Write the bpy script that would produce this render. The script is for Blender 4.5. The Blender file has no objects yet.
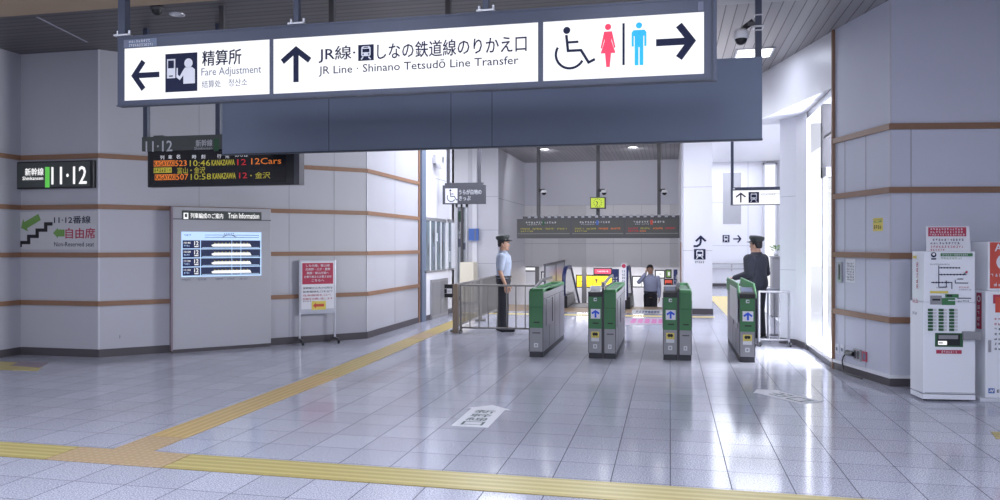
import bpy, math, random
from mathutils import Vector, Matrix
R = math.radians
P_NEAR, P_DOWN, P_GATE, P_PASS, P_ENT, P_WORLD = 57, 18, 66, 350, 760, 1.12
PI = math.pi
SC = bpy.context.scene
COL = SC.collection
rng = random.Random(7)

# ------------------------------------------------------------------ materials
def _nt(name):
    m = bpy.data.materials.new(name); m.use_nodes = True
    return m, m.node_tree, m.node_tree.nodes['Principled BSDF']

def mat(name, col, rough=.5, metal=0., emit=0., ecol=None, noise=0., nscale=8., spec=.5, alpha=1., trans=0.):
    m, nt, b = _nt(name)
    b.inputs['Roughness'].default_value = rough
    b.inputs['Metallic'].default_value = metal
    b.inputs['Specular IOR Level'].default_value = spec
    b.inputs['Base Color'].default_value = (*col, 1)
    b.inputs['Transmission Weight'].default_value = trans
    b.inputs['Alpha'].default_value = alpha
    if emit:
        b.inputs['Emission Color'].default_value = (*(ecol or col), 1)
        b.inputs['Emission Strength'].default_value = emit
    if noise:
        tc = nt.nodes.new('ShaderNodeTexCoord'); n = nt.nodes.new('ShaderNodeTexNoise')
        n.inputs['Scale'].default_value = nscale; n.inputs['Detail'].default_value = 3
        mx = nt.nodes.new('ShaderNodeMix'); mx.data_type = 'RGBA'
        mx.inputs['A'].default_value = (*[c*(1-noise) for c in col], 1)
        mx.inputs['B'].default_value = (*[min(1, c*(1+noise)) for c in col], 1)
        nt.links.new(tc.outputs['Object'], n.inputs['Vector'])
        nt.links.new(n.outputs['Fac'], mx.inputs['Factor'])
        nt.links.new(mx.outputs['Result'], b.inputs['Base Color'])
    return m

def mth(nt, op, a, b=None, c=None):
    n = nt.nodes.new('ShaderNodeMath'); n.operation = op
    for k, x in enumerate((a, b, c)):
        if x is None: continue
        if isinstance(x, (int, float)): n.inputs[k].default_value = x
        else: nt.links.new(x, n.inputs[k])
    return n.outputs[0]

def mixc(nt, fac, a, b):
    mx = nt.nodes.new('ShaderNodeMix'); mx.data_type = 'RGBA'
    nt.links.new(fac, mx.inputs['Factor'])
    for s, x in (('A', a), ('B', b)):
        if isinstance(x, tuple): mx.inputs[s].default_value = (*x, 1)
        else: nt.links.new(x, mx.inputs[s])
    return mx.outputs['Result']

def stripes(name, axis, pitch, gap, base, dark, rough=.5, off=0., bump=.3):
    m, nt, b = _nt(name)
    tc = nt.nodes.new('ShaderNodeTexCoord'); sp = nt.nodes.new('ShaderNodeSeparateXYZ')
    nt.links.new(tc.outputs['Object'], sp.inputs[0])
    x = mth(nt, 'ADD', sp.outputs[axis], off+1000*pitch)
    fr = mth(nt, 'FRACT', mth(nt, 'DIVIDE', x, pitch))
    g = mth(nt, 'LESS_THAN', fr, gap/pitch)
    cell = mth(nt, 'FLOOR', mth(nt, 'DIVIDE', x, pitch))
    wn = nt.nodes.new('ShaderNodeTexWhiteNoise'); wn.noise_dimensions = '1D'
    nt.links.new(cell, wn.inputs['W'])
    var = mixc(nt, wn.outputs['Value'], tuple(c*.88 for c in base), tuple(min(1, c*1.1) for c in base))
    nt.links.new(mixc(nt, g, var, dark), b.inputs['Base Color'])
    b.inputs['Roughness'].default_value = rough
    bp = nt.nodes.new('ShaderNodeBump'); bp.inputs['Strength'].default_value = bump
    bp.inputs['Distance'].default_value = .01
    nt.links.new(mth(nt, 'SUBTRACT', 1., g), bp.inputs['Height'])
    nt.links.new(bp.outputs[0], b.inputs['Normal'])
    return m

def floor_mat():
    m, nt, b = _nt('polished granite tiles')
    tc = nt.nodes.new('ShaderNodeTexCoord'); sp = nt.nodes.new('ShaderNodeSeparateXYZ')
    nt.links.new(tc.outputs['Object'], sp.inputs[0])
    T = .39
    xx = mth(nt, 'DIVIDE', mth(nt, 'ADD', sp.outputs[0], 390.), T)
    yy = mth(nt, 'DIVIDE', mth(nt, 'ADD', sp.outputs[1], 390.-4.775+.39*20), T)
    fx, fy = mth(nt, 'FRACT', xx), mth(nt, 'FRACT', yy)
    j = mth(nt, 'MAXIMUM', mth(nt, 'LESS_THAN', fx, .018), mth(nt, 'LESS_THAN', fy, .016))
    cid = mth(nt, 'ADD', mth(nt, 'MULTIPLY', mth(nt, 'FLOOR', xx), 17.31), mth(nt, 'MULTIPLY', mth(nt, 'FLOOR', yy), 3.77))
    wn = nt.nodes.new('ShaderNodeTexWhiteNoise'); wn.noise_dimensions = '1D'; nt.links.new(cid, wn.inputs['W'])
    n1 = nt.nodes.new('ShaderNodeTexNoise'); n1.inputs['Scale'].default_value = 95; n1.inputs['Detail'].default_value = 3
    n1.inputs['Roughness'].default_value = .75
    nt.links.new(tc.outputs['Object'], n1.inputs['Vector'])
    sp1 = mth(nt, 'SMOOTHSTEP' if False else 'MULTIPLY_ADD', n1.outputs['Fac'], 3.4, -1.2)
    sp1n = nt.nodes.new('ShaderNodeClamp'); nt.links.new(sp1, sp1n.inputs[0])
    granite = mixc(nt, sp1n.outputs[0], (.24, .245, .305), (.70, .71, .82))
    tone = mth(nt, 'MULTIPLY_ADD', wn.outputs['Value'], .12, .92)
    v = nt.nodes.new('ShaderNodeVectorMath'); v.operation = 'SCALE'
    nt.links.new(granite, v.inputs[0]); nt.links.new(tone, v.inputs['Scale'])
    nt.links.new(mixc(nt, j, v.outputs[0], (.09, .09, .115)), b.inputs['Base Color'])
    b.inputs['Roughness'].default_value = .085
    nt.links.new(mth(nt, 'MULTIPLY_ADD', j, .4, .115), b.inputs['Roughness'])
    nt.links.new(mth(nt, 'MULTIPLY_ADD', j, -.42, .45), b.inputs['Specular IOR Level'])
    return m

def tactile(name, col, col2, dots=False, axis=1):
    m, nt, b = _nt(name)
    tc = nt.nodes.new('ShaderNodeTexCoord'); sp = nt.nodes.new('ShaderNodeSeparateXYZ')
    nt.links.new(tc.outputs['Object'], sp.inputs[0])
    P = .06 if dots else .08
    fa = mth(nt, 'ABSOLUTE', mth(nt, 'SUBTRACT', mth(nt, 'FRACT', mth(nt, 'DIVIDE', mth(nt, 'ADD', sp.outputs[axis], 100.), P)), .5))
    if dots:
        fb = mth(nt, 'ABSOLUTE', mth(nt, 'SUBTRACT', mth(nt, 'FRACT', mth(nt, 'DIVIDE', mth(nt, 'ADD', sp.outputs[1-axis], 100.), P)), .5))
        d = mth(nt, 'SQRT', mth(nt, 'ADD', mth(nt, 'MULTIPLY', fa, fa), mth(nt, 'MULTIPLY', fb, fb)))
        r = mth(nt, 'LESS_THAN', d, .3)
    else:
        r = mth(nt, 'LESS_THAN', fa, .22)
    n1 = nt.nodes.new('ShaderNodeTexNoise'); n1.inputs['Scale'].default_value = 60
    nt.links.new(tc.outputs['Object'], n1.inputs['Vector'])
    base = mixc(nt, n1.outputs['Fac'], tuple(c*.9 for c in col), tuple(min(1, c*1.1) for c in col))
    nt.links.new(mixc(nt, r, base, col2), b.inputs['Base Color'])
    bp = nt.nodes.new('ShaderNodeBump'); bp.inputs['Strength'].default_value = .5; bp.inputs['Distance'].default_value = .005
    nt.links.new(r, bp.inputs['Height']); nt.links.new(bp.outputs[0], b.inputs['Normal'])
    b.inputs['Roughness'].default_value = .38
    return m

M = dict(
    floor=floor_mat(),
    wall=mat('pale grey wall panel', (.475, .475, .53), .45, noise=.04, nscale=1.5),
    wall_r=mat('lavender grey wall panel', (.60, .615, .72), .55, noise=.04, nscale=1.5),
    seam=mat('panel seam', (.36, .365, .42), .6),
    edge=mat('corner highlight', (.57, .57, .63), .4),  # lighter strip at corners, a highlight put into the colour
    wood=mat('copper brown rail', (.27, .15, .092), .45, noise=.12, nscale=12),
    base=mat('dark skirting', (.085, .075, .085), .5),
    white_wall=mat('white wall panel', (.80, .80, .86), .35),
    beige_wall=mat('beige tile wall', (.66, .66, .72), .4, noise=.04, nscale=2),
    grey_wall=mat('grey gypsum wall', (.62, .62, .70), .5),
    grey_tile=stripes('grey tile wall lower', 0, .9, .012, (.72, .71, .73), (.6, .59, .61), .4),
    ceil_slat=stripes('fine dark ceiling slats', 1, .13, .035, (.115, .107, .112), (.06, .056, .06), .45),
    ceil_board=stripes('grey brown ceiling boards', 0, .125, .013, (.27, .255, .265), (.04, .037, .04), .38),
    ceil_hall=stripes('grey hall ceiling slats', 0, .12, .02, (.33, .32, .335), (.2, .195, .2), .4),
    ceil_near=mat('beige ceiling panel', (.40, .30, .20), .6),
    ceil_white=mat('white ceiling', (.85, .85, .9), .4),
    navy=mat('slate blue sign frame', (.060, .072, .115), .42, metal=.1, noise=.06, nscale=3),
    slate=mat('blue grey steel panel', (.165, .205, .29), .5, metal=.2, noise=.05, nscale=1.2),
    slate_d=mat('dark seam blue', (.05, .06, .09), .5),
    signwhite=mat('lit white acrylic', (.10, .10, .10), .4, emit=1.0, ecol=(.96, .97, 1)),
    ink=mat('dark navy print', (.022, .026, .06), .6, spec=.1),
    ink2=mat('grey navy print', (.03, .03, .075), .6, spec=.1),
    pale=mat('pale print', (.20, .21, .28), .6, spec=.1),
    red_p=mat('vivid red print', (.85, .035, .10), .5, emit=.35, ecol=(.9, .03, .09)),
    blue_p=mat('vivid sky blue print', (.0, .42, .80), .5, emit=.35, ecol=(0, .42, .85)),
    paper=mat('white paper', (.78, .78, .83), .6),
    red_n=mat('crimson print', (.45, .04, .09), .5),
    green_p=mat('leaf green print', (.17, .34, .085), .5),
    steel=mat('brushed steel', (.40, .40, .43), .38, metal=.6, noise=.05, nscale=4),
    steel_d=mat('dark steel', (.10, .098, .11), .5, metal=.2),
    alu=mat('aluminium', (.60, .61, .66), .35, metal=.7),
    gate_side=mat('gate side steel', (.35, .345, .375), .4, metal=.35, noise=.04, nscale=3),
    gate_grey=mat('gate front grey', (.30, .30, .32), .45, metal=.2),
    green=mat('gate green', (.05, .19, .075), .42, noise=.05, nscale=3),
    green_d=mat('gate dark green', (.03, .11, .05), .5),
    rubber=mat('black rubber', (.035, .036, .045), .5),
    black=mat('black plastic', (.012, .012, .016), .35),
    screen=mat('black display glass', (.008, .008, .011), .2),
    panel_grey=mat('dark olive grey sign panel', (.075, .088, .085), .4),
    led_or=mat('orange led', (.8, .20, .03), .5, emit=.36, ecol=(1, .27, .04)),
    led_ye=mat('yellow led', (.5, .45, .05), .5, emit=.22, ecol=(.75, .62, .05)),
    led_rd=mat('red led', (.6, .02, .03), .5, emit=.2, ecol=(1, .03, .06)),
    led_wh=mat('white led', (.8, .8, .85), .5, emit=.45),
    lit_white=mat('lit white lettering', (.2, .2, .2), .5, emit=.95, ecol=(1, 1, 1)),
    lit_green=mat('lit green bar', (.13, .6, .1), .5, emit=.45, ecol=(.16, .75, .1)),
    grey_print=mat('soft white lettering', (.62, .63, .66), .5),
    cyan_scr=mat('pale blue screen', (.45, .62, .85), .3, emit=.62, ecol=(.55, .75, 1)),
    dark_scr=mat('dark blue screen row', (.03, .04, .10), .3, emit=.05, ecol=(.1, .15, .3)),
    navy_scr=mat('navy screen cell', (.02, .03, .12), .3),
    yellow=mat('yellow sign', (.9, .62, .02), .5, emit=.35, ecol=(1, .68, .02)),
    yel_st=mat('yellow sticker', (.75, .62, .12), .5),
    clock=mat('lime clock face', (.55, .68, .06), .5, emit=.35, ecol=(.62, .8, .05)),
    glass=mat('clear glass', (.75, .80, .85), .05, alpha=.28),
    glass_w=mat('frosted glass', (.55, .60, .66), .25, alpha=.8),
    win_in=mat('office behind glass', (.60, .64, .70), .35, noise=.2, nscale=4),
    rail=mat('dull grey steel rail', (.23, .22, .21), .45, metal=.25),
    sign_grey=mat('charcoal sign panel', (.075, .075, .09), .45),
    pane_grey=mat('grey green window glass', (.16, .20, .23), .2),
    navyrail=mat('navy handrail', (.02, .03, .12), .35),
    lamp=mat('lamp diffuser', (1, 1, 1), .5, emit=3.),
    downlamp=mat('downlight glass', (1, 1, 1), .5, emit=5.),
    cam_white=mat('white camera shell', (.8, .8, .82), .35),
    white=mat('white enamel', (.84, .86, .92), .3),
    white2=mat('greyish white enamel', (.68, .70, .76), .32),
    tact_y=tactile('yellow ribbed tactile paving', (.46, .37, .12), (.58, .49, .19)),
    tact_y2=tactile('yellow ribbed tactile paving lengthwise', (.50, .37, .12), (.60, .47, .18), axis=0),
    tact_o=tactile('orange dotted tactile paving', (.50, .35, .19), (.57, .43, .26), dots=True),
    tan=mat('tan floor plate', (.42, .30, .20), .35, noise=.1, nscale=10),
    pink=mat('pink floor film', (.70, .48, .64), .4),
    mauve=mat('mauve floor plate', (.26, .20, .24), .35),
    orange_red=mat('orange red poster', (.62, .09, .06), .5),
    bright_yel=mat('bright yellow paint line', (.75, .60, .22), .4),
    skin=mat('skin', (.52, .30, .21), .5, noise=.05, nscale=20),
    hair=mat('black hair', (.014, .012, .014), .5),
    shirt=mat('pale blue shirt', (.38, .43, .55), .8, noise=.07, nscale=14),
    shirt2=mat('lavender blue shirt', (.40, .43, .60), .8, noise=.07, nscale=14),
    trousers=mat('charcoal trousers', (.035, .035, .045), .8, noise=.15, nscale=14),
    jacket=mat('charcoal navy jacket', (.035, .038, .055), .75, noise=.15, nscale=14),
    cap=mat('dark green grey cap', (.035, .042, .042), .6),
    gold=mat('gold band', (.45, .36, .14), .4, metal=.5),
    eye=mat('eye white', (.7, .7, .68), .3),
    blue_cl=mat('blue folder', (.08, .17, .50), .5),
    outside=mat('sunlit pale paving', (.85, .86, .9), .7),
)

# ------------------------------------------------------------------ mesh builder
FRM = Matrix.Identity(4)
def frame(x=0, y=0, z=0, deg=0):
    """following shapes are given in this local frame (x right, y away, z up)"""
    global FRM
    FRM = Matrix.Translation((x, y, z)) @ Matrix.Rotation(R(deg), 4, 'Z')
def world(): frame()

_tcache = {}
def text_shape(s, bold):
    k = s
    if k not in _tcache:
        c = bpy.data.curves.new('lettering', 'FONT'); c.body = s; c.offset = .003; c.resolution_u = 2
        o = bpy.data.objects.new('lettering', c); COL.objects.link(o)
        bpy.context.view_layer.update()
        me = o.to_mesh()
        vs = [(v.co.x, v.co.y) for v in me.vertices]; fs = [tuple(p.vertices) for p in me.polygons]
        o.to_mesh_clear(); bpy.data.objects.remove(o); bpy.data.curves.remove(c)
        x0 = min(v[0] for v in vs); x1 = max(v[0] for v in vs); z0 = min(v[1] for v in vs); z1 = max(v[1] for v in vs)
        _tcache[k] = ([((x-x0)/(x1-x0), (z-z0)/(z1-z0)) for x, z in vs], fs, (x1-x0)/(z1-z0))
    return _tcache[k]

class MB:
    def __init__(s): s.v = []; s.f = []; s.mi = []; s.ms = []; s.sm = []
    def _m(s, m):
        m = M[m] if isinstance(m, str) else m
        if m not in s.ms: s.ms.append(m)
        return s.ms.index(m)
    def add(s, vs, fs, m, smooth=False):
        b = len(s.v); i = s._m(m)
        s.v += [FRM @ Vector(p) for p in vs]
        for f in fs: s.f.append(tuple(b+k for k in f)); s.mi.append(i); s.sm.append(smooth)
        return s
    def box(s, x0, x1, y0, y1, z0, z1, m):
        if x0 > x1: x0, x1 = x1, x0
        if y0 > y1: y0, y1 = y1, y0
        if z0 > z1: z0, z1 = z1, z0
        v = [(x, y, z) for z in (z0, z1) for y in (y0, y1) for x in (x0, x1)]
        return s.add(v, [(0, 2, 3, 1), (4, 5, 7, 6), (0, 1, 5, 4), (2, 6, 7, 3), (0, 4, 6, 2), (1, 3, 7, 5)], m)
    def flat(s, pts, y, m):                                  # polygon in the local XZ plane, seen from -y
        return s.add([(p[0], y, p[1]) for p in pts], [tuple(range(len(pts)))], m)
    def rect(s, x0, x1, z0, z1, y, m):
        return s.flat([(x0, z0), (x1, z0), (x1, z1), (x0, z1)], y, m)
    def ground(s, pts, z, m):
        return s.add([(p[0], p[1], z) for p in pts], [tuple(range(len(pts)))], m)
    def prism(s, pts, a0, a1, m, axis='y', smooth=False):    # pts in the plane across the axis
        n = len(pts)
        q = {'y': lambda p, a: (p[0], a, p[1]), 'x': lambda p, a: (a, p[0], p[1]), 'z': lambda p, a: (p[0], p[1], a)}[axis]
        v = [q(p, a0) for p in pts]+[q(p, a1) for p in pts]
        ar = sum(pts[i][0]*pts[(i+1) % n][1]-pts[(i+1) % n][0]*pts[i][1] for i in range(n))
        flip = (ar > 0) == (axis == 'y')
        if a0 > a1: flip = not flip
        F = [tuple(range(n)), tuple(reversed(range(n, 2*n)))]+[(i+n, (i+1) % n+n, (i+1) % n, i) for i in range(n)]
        if not flip: F = [tuple(reversed(f)) for f in F]
        if flip != (axis == 'y'): pass
        return s.add(v, F, m, smooth)
    def stroke(s, pts, w, y, m, closed=False):               # thick polyline in XZ
        y -= .0007*(len(s.f) % 7)
        n = len(pts); L = []; Rr = []
        for i in range(n):
            a = pts[(i-1) % n] if (i or closed) else None; b = pts[(i+1) % n] if (i < n-1 or closed) else None
            p = Vector(pts[i])
            d1 = (p-Vector(a)).normalized() if a is not None else None
            d2 = (Vector(b)-p).normalized() if b is not None else None
            d1 = d1 or d2; d2 = d2 or d1
            t = (d1+d2).normalized(); nn = Vector((-t.y, t.x)); k = max(.5, nn.dot(Vector((-d1.y, d1.x))))
            L.append(p+nn*w/2/k); Rr.append(p-nn*w/2/k)
        v = [(p.x, y, p.y) for p in L]+[(p.x, y, p.y) for p in Rr]
        return s.add(v, [(i, i+n, (i+1) % n+n, (i+1) % n) for i in range(n if closed else n-1)], m)
    def disc(s, x, z, r, y, m, n=20, rz=None):
        return s.flat([(x+r*math.cos(2*PI*k/n), z+(rz or r)*math.sin(2*PI*k/n)) for k in range(n)], y, m)
    def tube(s, pts, r, m, n=10, cap=True):
        pts = [Vector(p) for p in pts]; rs = r if isinstance(r, (list, tuple)) else [r]*len(pts)
        v = []; f = []; up = None
        for i, p in enumerate(pts):
            d = (pts[min(i+1, len(pts)-1)]-pts[max(i-1, 0)]).normalized()
            if up is None: up = d.orthogonal().normalized()
            up = (up-d*up.dot(d)).normalized(); w = d.cross(up)
            for k in range(n): v.append(p+(up*math.cos(2*PI*k/n)+w*math.sin(2*PI*k/n))*rs[i])
        for i in range(len(pts)-1):
            for k in range(n): f.append((i*n+k, i*n+(k+1) % n, (i+1)*n+(k+1) % n, (i+1)*n+k))
        s.add(v, f, m, True)
        if cap: s.add(v[:n], [tuple(reversed(range(n)))], m); s.add(v[-n:], [tuple(range(n))], m)
        return s
    def bar(s, p, q, w, m):                                  # square bar
        p, q = Vector(p), Vector(q); d = (q-p).normalized()
        a = d.cross(Vector((0, 0, 1)));  a = a.normalized() if a.length > .01 else Vector((1, 0, 0)); b = d.cross(a)
        v = [c+a*i*w/2+b*j*w/2 for c in (p, q) for i, j in ((-1, -1), (1, -1), (1, 1), (-1, 1))]
        return s.add(v, [(0, 3, 2, 1), (4, 5, 6, 7)]+[(i, (i+1) % 4, 4+(i+1) % 4, 4+i) for i in range(4)], m)
    def ball(s, c, r, m, n=16, k=10, sc=(1, 1, 1), lo=-90, hi=90):
        v = []; f = []
        for i in range(k+1):
            a = R(lo+(hi-lo)*i/k)
            for j in range(n):
                b = 2*PI*j/n
                v.append((c[0]+r*sc[0]*math.cos(a)*math.cos(b), c[1]+r*sc[1]*math.cos(a)*math.sin(b), c[2]+r*sc[2]*math.sin(a)))
        for i in range(k):
            for j in range(n): f.append((i*n+j, i*n+(j+1) % n, (i+1)*n+(j+1) % n, (i+1)*n+j))
        return s.add(v, f, m, True)
    def lathe(s, c, prof, m, n=20):                          # profile of (r, z) about a vertical axis
        v = [(c[0]+r*math.cos(2*PI*j/n), c[1]+r*math.sin(2*PI*j/n), c[2]+z) for r, z in prof for j in range(n)]
        return s.add(v, [(i*n+j, i*n+(j+1) % n, (i+1)*n+(j+1) % n, (i+1)*n+j) for i in range(len(prof)-1) for j in range(n)], m, True)
    def text(s, t, x0, x1, z0, z1, y, m, bold=.0, keep=False):   # stretched to fill the box, or keep: height z0..z1 from x0
        vs, fs, asp = text_shape(t, bold)
        if keep: x1 = x0+asp*(z1-z0)
        h = z1-z0
        for i, (sx, sz) in enumerate(((0, 0), (-1, -.6), (1, .6), (-1, .6), (1, -.6))[:5 if bold > 0 else 1]):
            s.add([(x0+a*(x1-x0)+sx*bold*h, y-i*.0003, z0+b*h+sz*bold*h) for a, b in vs], fs, m)
        return s
    def gtext(s, t, o, ex, ey, m, bold=0.):                   # lettering lying in the plane of ex, ey from o
        vs, fs, asp = text_shape(t, bold); o, ex, ey = Vector(o), Vector(ex), Vector(ey)
        return s.add([o+ex*a+ey*b for a, b in vs], fs, m)
    def glyphs(s, x0, x1, z0, z1, y, m, n, seed=1, fill=.8):    # small print too blurred in the photo to read
        r = random.Random(seed); w = (x1-x0)/n
        for k in range(n):
            a = x0+k*w; b = a+w*fill
            for q in range(3):
                zz = z0+(z1-z0)*(q+.5)/3; h = (z1-z0)*.16
                if r.random() < .8: s.rect(a+(b-a)*r.random()*.3, b-(b-a)*r.random()*.3, zz-h/2, zz+h/2, y, m)
            xx = a+(b-a)*r.uniform(.2, .8); ww = (b-a)*.16
            s.rect(xx-ww/2, xx+ww/2, z0+(z1-z0)*r.random()*.3, z1-(z1-z0)*r.random()*.2, y, m)
        return s
    def build(s, name, parent=None, kind=None, bevel=0., label=None):
        me = bpy.data.meshes.new(name)
        inv = base_of(parent).inverted() if parent else Matrix.Identity(4)
        me.from_pydata([inv @ v for v in s.v], [], s.f)
        for m in s.ms: me.materials.append(m)
        me.polygons.foreach_set('material_index', s.mi)
        me.polygons.foreach_set('use_smooth', s.sm)
        me.update()
        o = bpy.data.objects.new(name, me); COL.objects.link(o)
        if parent: o.parent = parent
        if kind: o['kind'] = kind
        if label: o['label'] = label
        if bevel:
            b = o.modifiers.new('bevel', 'BEVEL'); b.width = bevel; b.segments = 2; b.limit_method = 'ANGLE'; b.angle_limit = R(50)
        return o

def base_of(o):
    m = Matrix.Identity(4)
    while o is not None:
        m = Matrix.Translation(o.location) @ o.rotation_euler.to_matrix().to_4x4() @ m; o = o.parent
    return m

def thing(name, label, cat, loc=(0, 0, 0), deg=0, group=None):
    """an Empty at the thing's base; following shapes stay in world coordinates unless frame() is set"""
    o = bpy.data.objects.new(name, None); COL.objects.link(o)
    o.empty_display_size = .1; o.location = loc; o.rotation_euler = (0, 0, R(deg))
    o['label'] = label; o['category'] = cat
    if group: o['group'] = group
    return o
def tag(o, label, cat, group=None, kind=None):
    o['label'] = label; o['category'] = cat
    if group: o['group'] = group
    if kind: o['kind'] = kind
    return o
def copy_tree(o, parent=None):
    c = o.copy(); COL.objects.link(c); c.parent = parent
    for ch in list(o.children): copy_tree(ch, c)
    return c

# pictograms drawn in the XZ plane
def arrow(mb, x0, x1, z0, z1, d, w, y, m):
    cx, cz = (x0+x1)/2, (z0+z1)/2
    if d == 'left':
        t = (x0+w*.7, cz); mb.stroke([(x1, cz), t], w, y, m); h = (z1-z0)/2
        mb.stroke([(x0+h, z1), (x0+w*.6, cz), (x0+h, z0)], w, y, m)
    if d == 'right':
        mb.stroke([(x0, cz), (x1-w*.7, cz)], w, y, m); h = (z1-z0)/2
        mb.stroke([(x1-h, z1), (x1-w*.6, cz), (x1-h, z0)], w, y, m)
    if d == 'up':
        mb.stroke([(cx, z0), (cx, z1-w*.7)], w, y, m); h = (x1-x0)/2
        mb.stroke([(x0, z1-h), (cx, z1-w*.6), (x1, z1-h)], w, y, m)
def wheelchair(mb, x, z, h, y, m):
    P = lambda a, b: (x+a*h, z+b*h)
    mb.disc(*P(.28, .91), .085*h, y, m)
    mb.stroke([P(.27, .80), P(.31, .42), P(.62, .42), P(.80, .12), P(.95, .19)], .062*h, y, m)
    mb.stroke([P(.30, .62), P(.56, .62)], .055*h, y, m)
    mb.stroke([P(.36+.34*math.cos(a), .34+.34*math.sin(a)) for a in [R(150+k*10) for k in range(19)]], .058*h, y, m)
def person_sign(mb, x, z, h, y, m, woman):
    P = lambda a, b: (x+a*h, z+b*h)
    mb.disc(*P(0, .925), .072*h, y, m)
    if woman:
        mb.flat([P(-.09, .82), P(-.17, .45), P(-.14, .43), P(-.075, .66), P(-.08, .60), P(-.17, .32), P(-.07, .32), P(-.04, 0), P(.04, 0), P(.07, .32), P(.17, .32), P(.08, .60), P(.075, .66), P(.14, .43), P(.17, .45), P(.09, .82)][::-1], y, m)
    else:
        mb.flat([P(-.13, .82), P(-.17, .76), P(-.17, .44), P(-.12, .44), P(-.12, .68), P(-.10, .68), P(-.10, 0), P(-.012, 0), P(-.012, .42), P(.012, .42), P(.012, 0), P(.10, 0), P(.10, .68), P(.12, .68), P(.12, .44), P(.17, .44), P(.17, .76), P(.13, .82)], y, m)
def train_icon(mb, x0, x1, z0, z1, y, m, bg, e=.004):
    w, h = x1-x0, z1-z0; P = lambda a, b: (x0+a*w, z0+b*h)
    mb.rect(x0, x1, z0, z1, y, m)
    mb.flat([P(.24, .28), P(.76, .28), P(.8, .36), P(.8, .82), P(.7, .9), P(.3, .9), P(.2, .82), P(.2, .36)], y-e, bg)
    mb.flat([P(.28, .52), P(.72, .52), P(.72, .74), P(.28, .74)], y-2*e, m)
    mb.disc(*P(.32, .40), .05*w, y-2*e, m, 10); mb.disc(*P(.68, .40), .05*w, y-2*e, m, 10)
    mb.flat([P(.36, .80), P(.64, .80), P(.64, .85), P(.36, .85)], y-2*e, m)
    mb.stroke([P(.34, .24), P(.2, .08)], .08*w, y-e, bg); mb.stroke([P(.66, .24), P(.8, .08)], .08*w, y-e, bg)

# ------------------------------------------------------------------ the setting
CZ = 4.33
def slab(name, x0, x1, y0, y1, z0, z1, m, kind='structure'):
    return MB().box(x0, x1, y0, y1, z0, z1, m).build(name, kind=kind)
f = MB().box(-12, 8, -7, 19.93, -.2, 0, 'floor'); f.box(.3, 4.75, 19.93, 31, -.2, 0, 'floor')
f.build('floor', kind='structure')
slab('floor', -8.4, .3, 24.6, 34, -3.4, -3.2, 'white_wall')          # lower concourse
slab('ceiling', -12, 8, -7, 7.55, 4.27, 4.45, 'ceil_near')
slab('ceiling', -12, -.0, 7.55, 13.0, CZ, 4.45, 'ceil_slat')
slab('ceiling', 0, 8, 9.1, 13.5, CZ, 4.45, 'ceil_board')
slab('ceiling', 0, 8, 7.55, 9.1, CZ-.01, 4.45, mat('plain grey ceiling panel', (.36, .35, .37), .5))
slab('ceiling', -9, 0, 13.0, 25.4, CZ, 4.45, 'ceil_hall')
slab('ceiling', 0, .3, 13.5, 25.4, CZ, 4.45, 'ceil_hall')
slab('ceiling', .3, 2.2, 13.5, 17.0, CZ, 4.45, 'ceil_hall')
slab('ceiling', .3, 4.75, 17.0, 31, 4.75, 4.85, 'ceil_white')
slab('ceiling', -8.4, .3, 25.4, 34, 1.05, 1.2, 'ceil_white')
slab('wall_upper', .3, 2.2, 16.9, 17.0, CZ, 4.8, 'white_wall')

def wall(name, P, Q, m, z0=0, z1=CZ, t=.2, seams=(), edge=()):
    dx, dy = Q[0]-P[0], Q[1]-P[1]; l = math.hypot(dx, dy)
    frame(P[0], P[1], 0, math.degrees(math.atan2(dy, dx)))
    b = MB().box(0, l, 0, t, z0, z1, m)
    for x in seams: b.box(x-.006, x+.006, -.002, .01, z0, 2.9 if m == 'wall_r' else z1, 'seam')
    for x in edge: b.box(x-.012, x+.012, -.003, .01, z0, z1, 'edge')
    o = b.build(name, kind='structure'); world(); return o
A0, B0, C0, D0, D1 = (-9.15, 0), (-9.15, 9.3), (-7.84, 9.3), (-5.0, 12.16), (-5.0, 14.85)
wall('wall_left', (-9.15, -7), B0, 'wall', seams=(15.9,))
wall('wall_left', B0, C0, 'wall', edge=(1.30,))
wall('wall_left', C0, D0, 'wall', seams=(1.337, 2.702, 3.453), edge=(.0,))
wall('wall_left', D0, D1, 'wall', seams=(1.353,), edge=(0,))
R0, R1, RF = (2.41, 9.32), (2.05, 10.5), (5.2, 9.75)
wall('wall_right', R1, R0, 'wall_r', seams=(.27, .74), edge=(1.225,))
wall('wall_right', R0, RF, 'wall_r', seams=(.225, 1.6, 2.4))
slab('wall_right', 5.2, 5.4, -7, 9.9, 0, CZ, 'wall_r')
def along(name, pts, z0, z1, out, m):
    """a rail that follows a row of wall corners, standing out by OUT towards the hall"""
    b = MB(); V = [Vector(p) for p in pts]; off = []
    for i, p in enumerate(V):
        d = []
        if i: d.append((p-V[i-1]).normalized())
        if i < len(V)-1: d.append((V[i+1]-p).normalized())
        n = [Vector((k.y, -k.x)) for k in d]; nn = sum(n, Vector((0, 0))).normalized()
        off.append(p+nn*out/max(.4, nn.dot(n[0])))
    for i in range(len(V)-1):
        q = [V[i], V[i+1], off[i+1], off[i]]
        b.prism([(p.x, p.y) for p in q], z0, z1, m, axis='z')
    return b.build(name, kind='structure')
LEFT = [(-9.15, -6.9), B0, C0, D0, D1]; RIGHT = [R1, R0, RF]
for k, z in enumerate((.755, 1.44, 2.12, 2.835)): along('trim_%d' % (k+1), LEFT, z-.033, z+.033, .028, 'wood')
for k, z in enumerate((.74, 1.46, 2.195, 2.905)): along('trim_%d' % (k+5), RIGHT, z-.033, z+.033, .028, 'wood')
along('baseboard_left', LEFT, 0, .11, .012, 'base')
along('baseboard_right', RIGHT, 0, .09, .02, 'base')
along('trim_9', RIGHT, .09, .125, .03, 'paper')
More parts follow.
